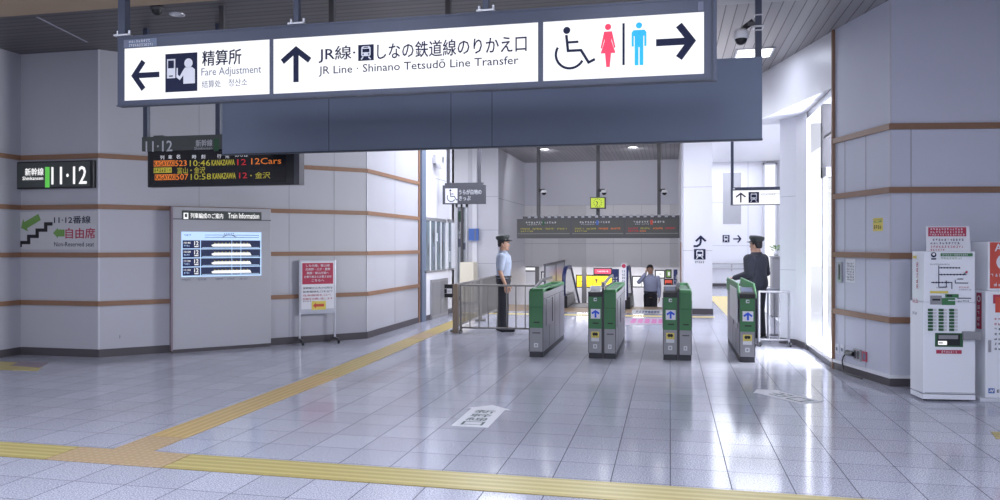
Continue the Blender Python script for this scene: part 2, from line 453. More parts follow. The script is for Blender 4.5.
ja, jb = (-7.452, 7.811), (-7.708, 8.92)
MB().prism([(ja[0]-.015, ja[1]), (ja[0]+.015, ja[1]), (jb[0]+.015, jb[1]), (jb[0]-.015, jb[1])], CZ-.004, CZ, 'seam', axis='z').build('trim_14', kind='structure')
slab('trim_10', 2.025, 2.06, 10.47, 10.53, 0, CZ, 'wood')
slab('trim_11', -5.02, -4.98, 14.85, 14.93, 0, CZ, 'wood')
slab('trim_12', -5.1, -4.94, 14.93, 15.2, 0, CZ, 'slate')

# left office front with its sliding windows
frame(-4.96, 15.2, 0, 90)
wx0, wx1, wz0, wz1 = (-0.084, 1.51, 0.996, 2.164)
vx0, vx1, vz0, vz1 = (1.63, 2.17, 1.0, 2.171)
b = MB(); b.box(0, wx0, 0, .15, 0, CZ, 'white_wall'); b.box(wx0, vx1, 0, .15, 0, wz0, 'white_wall'); b.box(wx0, vx1, 0, .15, wz1, CZ, 'white_wall')
b.box(wx1, vx0, 0, .15, wz0, wz1, 'white_wall'); b.box(vx1, 2.0, 0, .15, 0, CZ, 'white_wall')
b.box(0, 2.0, -.002, .01, 3.02, 3.03, 'seam')
b.build('wall_left', kind='structure')
def window(n, x0, x1, z0, z1, muls):
    w = MB()
    for a, c in ((x0, x0+.07), (x1-.05, x1)): w.box(a, c, -.006, .08, z0, z1, 'white2')
    w.box(x0, x1, -.006, .08, z1-.07, z1, 'alu'); w.box(x0, x1, -.02, .08, z0, z0+.04, 'steel')
    for k in muls: w.box(k-.04, k+.04, -.004, .06, z0, z1, 'white2')
    o = w.build('window_%d' % n, kind='structure')
    r = random.Random(n); E = [x0+.07]+[k for k in muls]+[x1-.07]
    for a, c in zip(E[:-1], E[1:]):
        q = MB().rect(a, c, z0+.04, z1-.07, .008, 'pane_grey')
        for k in range(3):
            p = r.uniform(a, c-.1); t = r.uniform(z0+.1, z1-.5); q.rect(p, p+r.uniform(.05, .12), t, t+r.uniform(.15, .4), .007-.0005*k, r.choice(['pale', 'pale', 'win_in', 'steel_d']))
        q.build('pane', o)
window(1, wx0, wx1, wz0, wz1, [wx0+(wx1-wx0)*k for k in (.27, .52, .76)])
window(2, vx0, vx1, vz0, vz1, [vx0+.35])
MB().box(0, 2.0, -.012, 0, 0, .11, 'base').build('baseboard_left', kind='structure')
world()
slab('wall_left', -7.5, -5.1, 17.2, 17.3, 0, CZ, 'white_wall')
# wall facing the gates left of the stairwell, glazed doorway in it
s0, s1, s2, s3, s4 = -6.113, -5.994, -5.638, -5.49, -5.358
b = MB(); b.box(-8.4, s1, 21.2, 21.4, 0, CZ, 'white_wall'); b.box(s1, s2, 21.2, 21.4, 2.75, CZ, 'white_wall'); b.box(s2, s3, 21.2, 21.4, 0, CZ, 'beige_wall'); b.box(s4, -4.75, 21.2, 21.4, 0, CZ, 'beige_wall')
b.box(s3, s4, 21.12, 21.4, 0, CZ, 'white_wall')
for z in (1.05, 2.0, 2.95): b.box(s4, -4.75, 21.198, 21.2, z, z+.012, 'seam')
b.build('wall_back', kind='structure')
d = MB()
d.box(s1, s1+.06, 21.15, 21.3, 0, 2.75, 'alu'); d.box((s1+s2)/2-.03, (s1+s2)/2+.03, 21.15, 21.3, 0, 2.75, 'steel_d'); d.box(s2-.06, s2, 21.15, 21.3, 0, 2.75, 'alu'); d.box(s1, s2, 21.15, 21.3, 2.66, 2.75, 'alu')
d.box(s1, s2, 21.15, 21.3, 0, .1, 'steel_d')
d1 = d.build('door_1', kind='structure')
q = MB().rect(s1+.03, s2-.03, .1, 2.66, 21.25, 'win_in'); r = random.Random(5)
for k in range(12):
    p = r.uniform(s1+.05, s2-.2); t = r.uniform(1.1, 2.3); q.rect(p, p+r.uniform(.04, .14), t, t+r.uniform(.08, .3), 21.248-.0005*k, r.choice(['paper', 'pale', 'steel_d', 'green_d', 'grey_print']))
q.build('pane', d1)
b = MB().box(-4.95, -4.75, 21.4, 25.4, -3.2, CZ, 'beige_wall')
b.box(-4.752, -4.748, 21.2, 25.2, 2.9, 2.915, 'seam'); b.box(-4.752, -4.748, 21.2, 25.2, 1.05, 1.06, 'seam')
b.build('wall_left', kind='structure')
b = MB().box(-4.95, .3, 25.2, 25.4, 2.89, CZ, 'grey_wall'); b.box(-4.95, .3, 25.19, 25.4, .86, 2.885, 'grey_tile')
b.box(-4.75, .3, 25.18, 25.2, 1.62, 1.63, 'seam')
b.build('wall_back', kind='structure')
# white column and the partition behind it
b = MB().box(.295, .943, 18.03, 18.75, 0, 4.4, 'white_wall')
b.box(.290, .30, 18.02, 18.03, 0, 4.4, 'edge')
for z in (1.45, 2.9): b.box(.295, .943, 18.028, 18.03, z, z+.008, 'seam')
b.build('wall_column', kind='structure')
MB().box(.27, .96, 18.0, 18.77, 0, .13, 'base').build('baseboard_column', kind='structure')
slab('wall_partition', .27, .42, 18.75, 25.4, -3.2, 4.8, 'white_wall')
slab('trim_13', .25, .27, 18.75, 19.4, 0, 1.65, 'wood')
# passage on the right, far wall with a recessed panel
b = MB().box(.3, 4.75, 30.5, 30.7, 0, 4.8, 'white_wall')
px0, px1, pz0, pz1 = (1.989, 2.649, 2.383, 4.332)
b.rect(px0, px1, pz0, pz1, 30.49, 'steel')
for z in (1.55, 3.2): b.box(.5, 5, 30.495, 30.5, z, z+.01, 'seam')
for x in (2.9, 3.6): b.box(x, x+.01, 30.495, 30.5, 0, 4.8, 'seam')
b.build('wall_far', kind='structure')
MB().box(.42, 4.6, 30.46, 30.5, 0, .11, 'base').build('baseboard_far', kind='structure')
# bright doorway in the far wall
dx0, dx1, dz0, dz1 = (3.437, 3.938, 0.939, 4.672)
d = MB().box(dx0, dx0+.06, 30.38, 30.5, 0, dz1, 'alu'); d.box(dx1-.06, dx1, 30.38, 30.5, 0, dz1, 'alu'); d.box(dx0, dx1, 30.38, 30.5, dz1-.06, dz1, 'alu')
d2 = d.build('door_2', kind='structure'); MB().rect(dx0+.06, dx1-.06, .02, dz1-.06, 30.43, 'signwhite').build('pane', d2)
wall('wall_right', (4.7, 30.6), (1.95, 13.5), 'white_wall', z1=4.8, t=.1, seams=(6, 10, 13))
# pillar and header beside the bright side entrance
pa, pb, pc = (1.734, 13.034), (1.946, 12.828), (2.025, 12.312)
b = MB().prism([pa, pb, pc, (pc[0]+.15, pc[1]+.6), (pa[0]+.2, pa[1]+.5)], 0, 3.7, 'white_wall', axis='z')
for z in (1.18, 2.35): b.prism([pa, pb, (pb[0], pb[1]+.02), (pa[0], pa[1]+.02)], z, z+.008, 'seam', axis='z')
b.build('wall_pillar', kind='structure')
MB().prism([(pa[0]-.02, pa[1]-.02), (pb[0]-.01, pb[1]-.03), (pc[0]-.03, pc[1]-.03), (pc[0]+.1, pc[1]+.5), (pa[0]+.1, pa[1]+.5)], 0, .09, 'base', axis='z').build('baseboard_pillar', kind='structure')
HEAD = [(2.05, 10.5), (1.44, 12.9), (1.30, 13.5), (2.75, 13.5), (2.75, 10.4)]
MB().prism(HEAD, 3.6, CZ, 'white_wall', axis='z').build('wall_header', kind='structure')
# side entrance: glazed sliding leaf, threshold, bright paving outside
frame(2.06, 12.4, 0, -90)
d = MB().box(0, 1.9, -.03, .05, 0, .07, 'steel_d'); d.box(0, 1.9, -.02, .1, 3.5, 3.6, 'alu')
d.box(1.18, 1.24, -.02, .04, .07, 2.5, 'alu'); d.box(1.14, 1.5, -.03, .1, 2.5, 2.62, 'steel'); d.box(1.14, 1.26, -.03, .12, 2.5, 3.5, 'steel_d')
d.box(1.30, 1.9, -.02, .02, 3.02, 3.06, 'steel_d')
d3 = d.build('door_3', kind='structure'); MB().rect(1.24, 1.88, .08, 2.5, .01, 'glass').build('pane', d3)
world()
slab('floor', 2.2, 30, 10.0, 60, -.05, .004, 'outside')

# stairs going down behind the gates
b = MB()
for k in range(17):
    y = 19.93+k*.29; b.box(-4.75, .27, y, y+.31, -3.2, -.17*(k+1), 'beige_wall'); b.box(-4.75, .27, y-.005, y+.05, -.17*(k+1)-.02, -.17*(k+1)+.002, 'steel_d')
b.build('floor', kind='structure')
slab('wall_lower', -8.4, .4, 29.5, 29.7, -3.2, 1.1, 'white_wall')
slab('wall_lower', -8.5, -8.4, 21.3, 29.6, -3.2, 1.1, 'white_wall')
slab('wall_lower', .3, .4, 25.3, 29.6, -3.2, 1.1, 'white_wall')

# ------------------------------------------------------------------ tactile paving and floor stickers
def paving(label, pts, m, z=.005, group=None):
    ar = MB().prism(pts, .0005, z, m, axis='z').build('tactile_paving'); tag(ar, label, 'tactile paving', group); return ar
paving('yellow ribbed tactile strip at lower left corner of the floor', [(-8.9, 4.78), (-4.5, 4.78), (-4.5, 5.13), (-8.9, 5.13)], 'tact_y')
paving('orange dotted tactile junction where the two guiding strips meet', [(-4.49, 4.78), (-3.52, 4.78), (-3.52, 5.13), (-3.86, 5.14), (-3.86, 5.55), (-4.20, 5.55), (-4.20, 5.13), (-4.49, 5.13)], 'tact_o')
paving('long yellow ribbed tactile strip across the front of the floor', [(-3.51, 4.78), (4.5, 4.78), (4.5, 5.13), (-3.51, 5.13)], 'tact_y')
paving('orange ribbed tactile strip running from the front junction toward the left windows', [(-4.20, 5.56), (-3.86, 5.56), (-3.86, 8.6), (-4.20, 8.6)], tactile('orange ribbed tactile', (.56, .38, .14), (.66, .48, .20), axis=0))
paving('yellow ribbed tactile strip beside the left wall leading to the railing', [(-4.20, 8.61), (-3.86, 8.61), (-4.0, 12.3), (-4.34, 12.3)], 'tact_y2')
paving('orange dotted tactile patch halfway along the strip at the left wall', [(-4.34, 12.31), (-4.0, 12.31), (-4.02, 13.1), (-4.36, 13.1)], 'tact_o')
paving('farthest yellow tactile strip passing the counter behind the railing', [(-4.36, 13.11), (-4.02, 13.11), (-4.15, 17.0), (-4.49, 17.0)], 'tact_y2')
paving('short yellow tactile strip on the floor at far left edge', [(-9.0, 8.05), (-7.735, 8.124), (-8.133, 8.658), (-9.0, 8.65)], 'tact_y')
tag(MB().prism([(-8.412, 8.38), (-7.899, 8.328), (-8.129, 8.704), (-8.578, 8.739)], .001, .0065, 'mauve', axis='z').build('floor_plate'), 'dark mauve plate in the floor beside the far left yellow strip', 'floor plate')
paving('thin bright yellow line across the floor behind the gates', [(-4.75, 17.05), (.95, 17.25), (.95, 17.5), (-4.75, 17.3)], 'bright_yel')
paving('bright yellow tactile path in the right passage', [(1.25, 17.3), (1.6, 17.3), (1.75, 24.5), (1.15, 24.5)], 'bright_yel')
tag(MB().prism([(-4.75, 18.0), (.27, 18.0), (.27, 19.9), (-4.75, 19.9)], .0005, .004, 'tan', axis='z').build('floor_plate'), 'wide tan floor band at the head of the stairs', 'floor plate')
M['pink_pale'] = mat('pale pink film', (.46, .40, .48), .3); M['magenta'] = mat('magenta print', (.55, .16, .38), .4)
st = thing('floor_sticker', 'pink and white printed sticker on the floor between middle gates', 'floor sticker', (-.6, 15.6, 0))
b = MB().prism([(-0.992, 16.808), (-0.123, 17.001), (-0.055, 15.581), (-0.903, 15.296)], .001, .004, M['pink_pale'], axis='z'); b.build('sheet', st)
q0, q1 = (-0.787, 15.719), (-0.203, 16.595)
b = MB()
for k in range(6): b.box(q0[0]+k*.14, q0[0]+k*.14+.1, q0[1], q1[1], .0045, .005, M['magenta'])
b.build('printing', st)
st = thing('floor_sticker', 'purple lettered sticker on tan band seen behind second gate', 'floor sticker', (-1, 18.9, 0))
b = MB()
b.prism([(-0.897, 18.873), (-0.138, 19.041), (-0.131, 18.068), (-0.852, 17.908)], .0045, .006, 'grey_print', axis='z'); b.build('sheet', st)
b = MB()
for k in range(8): b.box((-0.779, 18.33)[0]+k*.07, (-0.779, 18.33)[0]+k*.07+.05, (-0.767, 18.06)[1], (-0.794, 18.693)[1], .0065, .007, 'navy_scr')
b.build('printing', st)
def floor_arrow(label, tip, tail, w, txt, rev=False):
    t, a = Vector(tip), Vector(tail); d = (t-a).normalized(); n = Vector((d.y, -d.x)); l = (t-a).length
    st = thing('floor_sticker', label, 'floor sticker', (a.x, a.y, 0))
    P = lambda s, c: tuple(a+d*s*l+n*c*w)
    b = MB().prism([P(0, -.5), P(0, .5), P(.8, .5), P(.8, .64), P(1, 0), P(.8, -.64), P(.8, -.5)], .001, .004, 'paper', axis='z'); b.build('arrow_sheet', st)
    b = MB(); k = len(txt); s = .7*l/k
    for i, c in enumerate(txt):
        o = a+d*(.76*l-(i+1)*s)-n*w*.3
        if rev: o = a+d*(.06*l+(i+1)*s)+n*w*.3
        e = -1 if rev else 1
        b.gtext(c, (o.x, o.y, .0052), (e*n.x*w*.6, e*n.y*w*.6, 0), (e*d.x*s*.82, e*d.y*s*.82, 0), M['ink_g'], .02)
    b.build('lettering', st)
M['ink_g'] = mat('dark green print', (.05, .10, .10), .5)
floor_arrow('white arrow sticker on the floor pointing toward the gates', (-1.706, 7.355), (-1.698, 6.435), .33, '新幹線口')
floor_arrow('white arrow sticker on the floor near the side entrance', (0.931, 8.785), (1.388, 8.154), .30, '出口')

# ------------------------------------------------------------------ the big direction sign
SY = 6.1
sg = thing('direction_sign', 'big lit white direction sign hanging across the hall with arrows and pictograms', 'sign', (-2.3, SY, 2.84))
fr = MB()
X0, X1 = -4.945, .322
zb, zt, wb, wt = 2.862, 3.475, 2.90, 3.378
fr.box(X0, X1, SY+.012, SY+.07, zb, zt, 'navy')
for a, c in ((X0, -4.877), (-3.416, -3.382), (-1.038, -.997), (.257, X1)): fr.box(a, c, SY, SY+.02, zb, zt, 'navy')
fr.box(X0, X1, SY-.001, SY+.02, zb, wb, 'navy'); fr.box(X0, X1, SY-.001, SY+.02, wt, zt, 'navy')
fr.box(X0-.004, X1+.03, SY-.01, SY+.075, zb-.012, zb, 'slate_d'); fr.box(X1-.012, X1, SY-.01, SY, zb, zt, 'slate_d')
fr.box(X1+.002, X1+.03, SY-.012, SY+.075, zb-.015, zt, 'navy'); fr.box(X0, X1+.03, SY-.006, SY+.07, zt, zt+.015, 'navy')
fr.build('frame', sg)
faces = [(-4.877, -3.416), (-3.382, -1.038), (-.997, .257)]
FCE = [MB().rect(a, c, wb, wt, SY+.008, 'signwhite').build('lit_panel', sg) for a, c in faces]
e = SY+.005
class Lines:
    """collects lettering line by line, so that each line becomes a part of its own"""
    def __init__(s): s.bs = []
    def text(s, *a, **k): s.bs.append(MB()); s.bs[-1].text(*a, **k)
    def glyphs(s, *a, **k): s.bs.append(MB()); s.bs[-1].glyphs(*a, **k)
    def rect(s, *a, **k): s.bs.append(MB()); s.bs[-1].rect(*a, **k)
def part_on(p, name, fn, label=None):
    if name in ('lettering', 'led_line', 'caption'):
        b = Lines(); fn(b)
        for q in b.bs: o = q.build(name, p, label=label)
        return o
    b = MB(); fn(b); return b.build(name, p, label=label)
part_on(FCE[0], 'arrow', lambda b: arrow(b, *(-4.804, -4.513, 2.998, 3.253), 'left', .05, e, 'ink'), 'black left arrow')
part_on(FCE[1], 'arrow', lambda b: arrow(b, *(-3.296, -3.037, 2.993, 3.305), 'up', .05, e, 'ink'), 'black up arrow')
part_on(FCE[2], 'arrow', lambda b: arrow(b, *(-0.105, 0.197, 3.031, 3.288), 'right', .055, e, 'ink'), 'black right arrow')
def fare(b):
    x0, x1, z0, z1 = (-4.452, -4.127, 2.959, 3.305); w, h = x1-x0, z1-z0; P = lambda a, c: (x0+a*w, z0+c*h)
    b.rect(x0, x1, z0, z1, e, 'ink'); k = e-.003
    b.flat([P(.06, .36), P(.32, .36), P(.32, .86), P(.06, .86)], k, 'paper'); b.flat([P(.10, .62), P(.28, .62), P(.28, .82), P(.10, .82)], k-.003, 'ink'); b.flat([P(.13, .40), P(.25, .40), P(.25, .43), P(.13, .43)], k-.003, 'ink')
    b.disc(*P(.73, .73), .13*w, k, 'paper'); b.flat([P(.57, .2), P(.93, .2), P(.93, .56), P(.85, .62), P(.62, .62), P(.56, .55), P(.46, .40), P(.40, .44), P(.40, .62), P(.36, .62), P(.35, .38), P(.46, .30), P(.57, .42)], k, 'paper')
part_on(FCE[0], 'pictogram', fare, 'navy fare machine pictogram')
def t0(b):
    b.text('精算所', *(-4.077, -3.692, 3.177, 3.314), e, 'ink', .012); b.text('Fare Adjustment', *(-4.087, -3.498, 3.07, 3.159), e, 'pale')
    b.text('结算处', *(-4.082, -3.893, 2.982, 3.049), e, 'pale'); b.text('정산소', *(-3.819, -3.633, 2.984, 3.05), e, 'pale')
part_on(FCE[0], 'lettering', t0)
def t1(b):
    b.text('JR線·', *(-2.953, -2.617, 3.147, 3.284), e, 'ink2', .006); b.text('しなの鉄道線のりかえ口', *(-2.418, -1.133, 3.148, 3.284), e, 'ink2', .006)
    b.text('JR Line · Shinano Tetsudō Line Transfer', *(-2.953, -1.199, 3.029, 3.121), e, 'ink2', 0)
part_on(FCE[1], 'lettering', t1)
part_on(FCE[1], 'pictogram', lambda b: train_icon(b, *(-2.59, -2.449, 3.146, 3.282), e, 'ink', 'paper', .001), 'navy train pictogram')
def wc(b):
    x0, x1, z0, z1 = (-0.9, -0.596, 2.993, 3.329); wheelchair(b, x0, z0, z1-z0, e, 'ink')
part_on(FCE[2], 'pictogram', wc, 'wheelchair pictogram')
x0, x1, z0, z1 = (-0.548, -0.407, 2.988, 3.332)
part_on(FCE[2], 'pictogram', lambda b: person_sign(b, (x0+x1)/2, z0, z1-z0, e, 'red_p', True), 'red woman pictogram')
x2, x3, z2, z3 = (-0.309, -0.163, 2.991, 3.329)
part_on(FCE[2], 'pictogram', lambda b: person_sign(b, (x2+x3)/2, z2, z3-z2, e, 'blue_p', False), 'blue man pictogram')
part_on(FCE[2], 'divider_line', lambda b: b.rect(*(-0.365, -0.347, 2.998, 3.328), e, 'ink'))
def plate(b):
    x0, x1, z0, z1 = (-4.877, -4.534, 3.383, 3.455); k = SY-.004
    b.rect(x0, x1, z0, z1, k, 'slate'); b.rect(x0+.005, x0+.045, z0+.005, z1-.005, k-.002, 'pale')
    b.glyphs(x0+.055, x1-.06, (z0+z1)/2+.005, z1-.006, k-.002, 'paper', 9, 4); b.glyphs(x0+.055, x1-.03, z0+.004, (z0+z1)/2-.005, k-.002, 'paper', 12, 5)
part_on(sg, 'name_plate', plate)
part_on(sg, 'name_plate', lambda b: b.box(*(0.212, 0.253), SY-.006, SY, 3.385, 3.455, 'pale'), 'small pale tag at right end')
for k, x in enumerate((-4.905, -3.165, -1.475, .24)):
    w = .036 if k in (0, 3) else .024
    po = MB().box(x-w, x+w, SY+.0, SY+.0+2*w, zt+.02, 4.27, 'navy').build('hanging_post', sg)
    b = MB().box(x-.075, x+.075, SY-.01, SY+.08, zt+.02, zt+.035, 'alu')
    for dx in (-.06, .06): b.tube([(x+dx, SY+.03, zt+.03), (x+dx, SY+.03, zt+.075)], .012, 'alu', 8)
    b.build('clamp', po)

# ------------------------------------------------------------------ long panelled box behind the sign
BY = 7.9
bx = thing('hanging_display_box', 'long blue-grey steel box hanging behind the direction sign', 'display box', (-2.07, BY, 2.62))
b = MB().box(-5.02, .885, BY, BY+.06, 2.625, 3.43, 'slate')
for x in (-2.29, -1.838, -3.7): b.box(x-.004, x+.004, BY-.001, BY+.01, 2.625, 3.43, 'slate_d')
b.build('casing', bx)
MB().box(-5.03, .89, BY-.006, BY+.065, 2.612, 2.625, 'slate_d').build('lower_lip', bx)
for x in [-5.034, -3.672, -2.324, 0.852]:
    po = MB().box(x-.03, x+.03, BY+.0, BY+.06, 3.43, CZ, 'steel_d' if x < 0 else 'navy').build('hanging_post', bx)
    MB().box(x-.05, x+.05, BY-.02, BY+.08, 3.72, 3.735, 'alu').build('clamp', po)

# dome camera held by the right post
cx, cz = 0.691, 3.637
cm = thing('security_camera', 'white dome security camera on the post above the box right end', 'camera', (cx, 7.95, cz-.1))
px = 0.852
b = MB().bar((px, BY+.03, cz+.13), (px-.10, BY+.04, cz+.13), .035, 'steel_d'); b.box(px-.035, px+.035, BY-.005, BY+.065, cz+.05, cz+.062, 'alu'); b.box(px-.035, px+.035, BY-.005, BY+.065, cz+.20, cz+.212, 'alu'); b.bar((px-.05, BY+.07, cz+.16), (cx+.02, 7.95, cz+.09), .055, 'black')
b.build('bracket', cm)
MB().lathe((cx, 7.95, cz), [(0, .085), (.05, .085), (.072, .06), (.075, -.005), (.066, -.012), (0, -.012)], 'cam_white').build('housing', cm)
MB().ball((cx, 7.95, cz-.012), .06, 'black', lo=-90, hi=0).build('dome', cm)

# ------------------------------------------------------------------ departure board
DY = 8.5
db = thing('departure_board', 'black LED departure board for tracks 11 and 12 hanging at left', 'display board', (-5.4, DY, 2.31))
dx0, dx1 = -6.455, -4.44
MB().box(dx0, -4.43, DY, DY+.10, 2.31, 2.77, 'black').build('casing', db, bevel=.006)
MB().rect(dx0+.03, dx1-.1, 2.34, 2.755, DY-.003, 'screen').build('screen', db)
MB().box(-4.43, -4.36, DY-.01, DY+.12, 2.31, 2.80, 'sign_grey').build('end_cap', db)
hd = MB().box(-6.52, -4.5, DY-.02, DY+.10, 2.765, 2.945, 'panel_grey').build('header_panel', db)
part_on(hd, 'lettering', lambda b: (b.text('11·12', *(-6.461, -6.082, 2.756, 2.888), DY-.024, 'grey_print', .01), b.text('新幹線', *(-5.751, -5.522, 2.801, 2.888), DY-.024, 'grey_print', .01), b.text('Shinkansen', *(-5.772, -5.522, 2.763, 2.798), DY-.024, 'grey_print')))
part_on(hd, 'green_bar', lambda b: b.rect(*(-5.502, -5.433, 2.741, 2.896), DY-.023, 'green_d'))
k = DY-.006
part_on(db, 'lettering', lambda b: [b.text(t, *r, k, 'led_wh', .0) for t, r in (('列', (-6.267, -6.21, 2.657, 2.707)), ('車', (-6.153, -6.096, 2.659, 2.71)), ('名', (-6.04, -5.983, 2.662, 2.712)), ('時', (-5.814, -5.758, 2.654, 2.704)), ('刻', (-5.688, -5.633, 2.653, 2.703)), ('行', (-5.467, -5.411, 2.653, 2.702)), ('先', (-5.356, -5.302, 2.65, 2.699)), ('のりば', (-5.22, -5.043, 2.662, 2.697)))], 'white column headings')
def leds(b):
    b.rect(*(-6.36, -6.061, 2.57, 2.643), k, 'led_or'); b.text('KAGAYAKI', *(-6.353, -6.068, 2.576, 2.636), k-.002, 'screen', .01); b.text('523', *(-6.054, -5.891, 2.568, 2.639), k, 'led_or', .01)
    b.text('10:46', *(-5.849, -5.563, 2.562, 2.637), k, 'led_ye'); b.text('KANAZAWA', *(-5.543, -5.226, 2.564, 2.632), k, 'led_ye', .02); b.text('12', *(-5.192, -5.07, 2.562, 2.635), k, 'led_rd'); b.text('12Cars', *(-5.002, -4.601, 2.566, 2.642), k, 'led_or')
    b.rect(*(-6.36, -6.103, 2.488, 2.555), k, 'led_ye'); b.glyphs(*(-6.353, -6.111, 2.493, 2.549), k-.002, 'screen', 7, 3); b.text('富山・金沢', *(-6.025, -5.633, 2.471, 2.552), k, 'led_ye')
    b.rect(*(-6.346, -6.047, 2.397, 2.469), k, 'led_or'); b.text('KAGAYAKI', *(-6.339, -6.054, 2.403, 2.463), k-.002, 'screen', .01); b.text('507', *(-6.04, -5.87, 2.395, 2.468), k, 'led_or', .01)
    b.text('10:58', *(-5.835, -5.55, 2.393, 2.467), k, 'led_ye'); b.text('KANAZAWA', *(-5.529, -5.213, 2.397, 2.468), k, 'led_ye', .02); b.text('12', *(-5.165, -5.057, 2.399, 2.469), k, 'led_rd'); b.text('・金沢', *(-5.016, -4.747, 2.391, 2.471), k, 'led_ye')
part_on(db, 'led_line', leds)
for x in [-6.504, -5.479]:
    MB().box(x-.03, x+.03, DY+.02, DY+.08, 2.94, CZ, 'navy').build('hanging_post', db)
    MB().box(x+.12, x+.26, DY+.02, DY+.1, 2.945, 2.965, 'panel_grey').build('bracket', db)

# ------------------------------------------------------------------ things on the left wall
frame(-7.84, 9.3, 0, 0)
x0, x1, z0, z1 = (-1.383, -0.039, 2.382, 2.772)
ls = thing('track_sign', 'lit dark sign reading 11・12 on the left wall', 'sign', (-8.6, 9.2, z0))
MB().box(x0, x1, -.065, -.001, z0, z1, 'black').build('case', ls, bevel=.008)
MB().rect(x0+.025, x1-.05, z0+.02, z1-.02, -.067, 'panel_grey').build('face', ls)
k = -.069
part_on(ls, 'lettering', lambda b: (b.text('11·12', *(-0.722, -0.144, 2.44, 2.687), k, 'lit_white', .012), b.text('新幹線', *(-1.168, -0.856, 2.571, 2.678), k, 'lit_white', .012), b.text('Shinkansen', *(-1.211, -0.864, 2.508, 2.558), k, 'lit_white', .015)))
part_on(ls, 'green_bar', lambda b: b.rect(*(-0.831, -0.755, 2.397, 2.688), k, 'lit_green'))
x0, x1, z0, z1 = (-1.357, -0.025, 1.516, 2.058)
po = thing('wall_poster', 'white stairway poster for non-reserved seats under the lit track sign', 'poster', (-8.6, 9.29, z0))
MB().box(x0, x1, -.006, -.0005, z0, z1, mat('dull white poster', (.56, .56, .59), .5)).build('sheet', po)
k = -.008
def stair(b):
    x0, x1, z0, z1 = (-1.339, -0.762, 1.551, 1.925); n = 4; w, h = (x1-x0)/n, (z1-z0)*.95/n; U = [(x0, z0)]
    for i in range(n): U += [(x0+i*w, z0+h*(i+1)), (x0+(i+1)*w, z0+h*(i+1))]
    V = [(x0+.4*w, z0), (x0+.4*w, z0+.45*h)]
    for i in range(n-1): V += [(x0+(i+1.4)*w, z0+h*(i+.45)), (x0+(i+1.4)*w, z0+h*(i+1.45))]
    V += [(x1, z0+h*(n-.55))]
    b.flat(U+V[::-1], k, 'black')
part_on(po, 'stair_symbol', stair)
def parr(b):
    (ax, az), (bx, bz) = (-0.981, 1.982), (-1.297, 1.825); d = Vector((bx-ax, bz-az)).normalized(); n = Vector((-d.y, d.x)); A = Vector((ax, az)); B = Vector((bx, bz)); m_ = B-d*.09
    b.flat([tuple(p) for p in (A+n*.05, m_+n*.05, m_+n*.1, B, m_-n*.1, m_-n*.05, A-n*.05)], k, 'green_p')
def parr2(b):
    x0, x1, z0, z1 = (-0.753, -0.561, 1.694, 1.808); zc = (z0+z1)/2
    b.flat([(x0, zc), (x0+.08, z0-.02), (x0+.08, zc-.05), (x1, zc-.05), (x1, zc+.05), (x0+.08, zc+.05), (x0+.08, z1+.02)], k, 'green_p')
part_on(po, 'arrow', parr, 'sloping green arrow'); part_on(po, 'arrow', parr2, 'small green left arrow')
part_on(po, 'lettering', lambda b: (b.text('11·12番線', *(-0.736, -0.131, 1.885, 1.992), k, 'ink', .01), b.text('自由席', *(-0.544, -0.057, 1.672, 1.821), k, 'red_n', .015), b.text('Non-Reserved seat', *(-0.736, -0.074, 1.559, 1.623), k, 'ink2')))

frame(-7.84, 9.32, 0, 45)
pn = thing('train_information_board', 'tall grey train information board with blue screen on the left wall', 'information board', (-6.58, 10.3, 0))
x0, x1 = .92, 2.357
b = MB().box(x0, x1, -.15, -.002, .05, 2.14, mat('warm grey board', (.44, .44, .48), .45)); b.build('cabinet', pn, bevel=.006)
MB().box(x0-.012, x0+.012, -.16, -.002, .03, 2.145, 'mauve').build('side_edge', pn)
MB().box(x0+.01, x1-.01, -.14, -.01, 0.0, .05, 'base').build('plinth', pn)
MB().box(x0+.005, x1, -.154, -.148, 1.955, 1.968, 'steel_d').build('groove', pn)
hp = MB().rect(*(1.056, 2.21, 1.952, 2.088), -.153, 'panel_grey').build('header_strip', pn)
k = -.156
part_on(hp, 'lettering', lambda b: (b.text('列車編成のご案内', *(1.174, 1.636, 1.975, 2.054), k, 'lit_white', .01), b.text('Train Information', *(1.709, 2.172, 1.985, 2.066), k, 'lit_white', .01)))
part_on(hp, 'pictogram', lambda b: (b.rect(*(1.077, 1.143, 1.962, 2.054), k, 'lit_white'), b.rect(*(1.094, 1.127, 1.989, 2.039), k-.002, 'panel_grey')))
sx0, sx1, sz0, sz1 = (1.047, 2.207, 1.109, 1.776)
sc = MB().rect(sx0, sx1, sz0, sz1, -.153, 'cyan_scr').build('screen', pn)
w, h = sx1-sx0, sz1-sz0
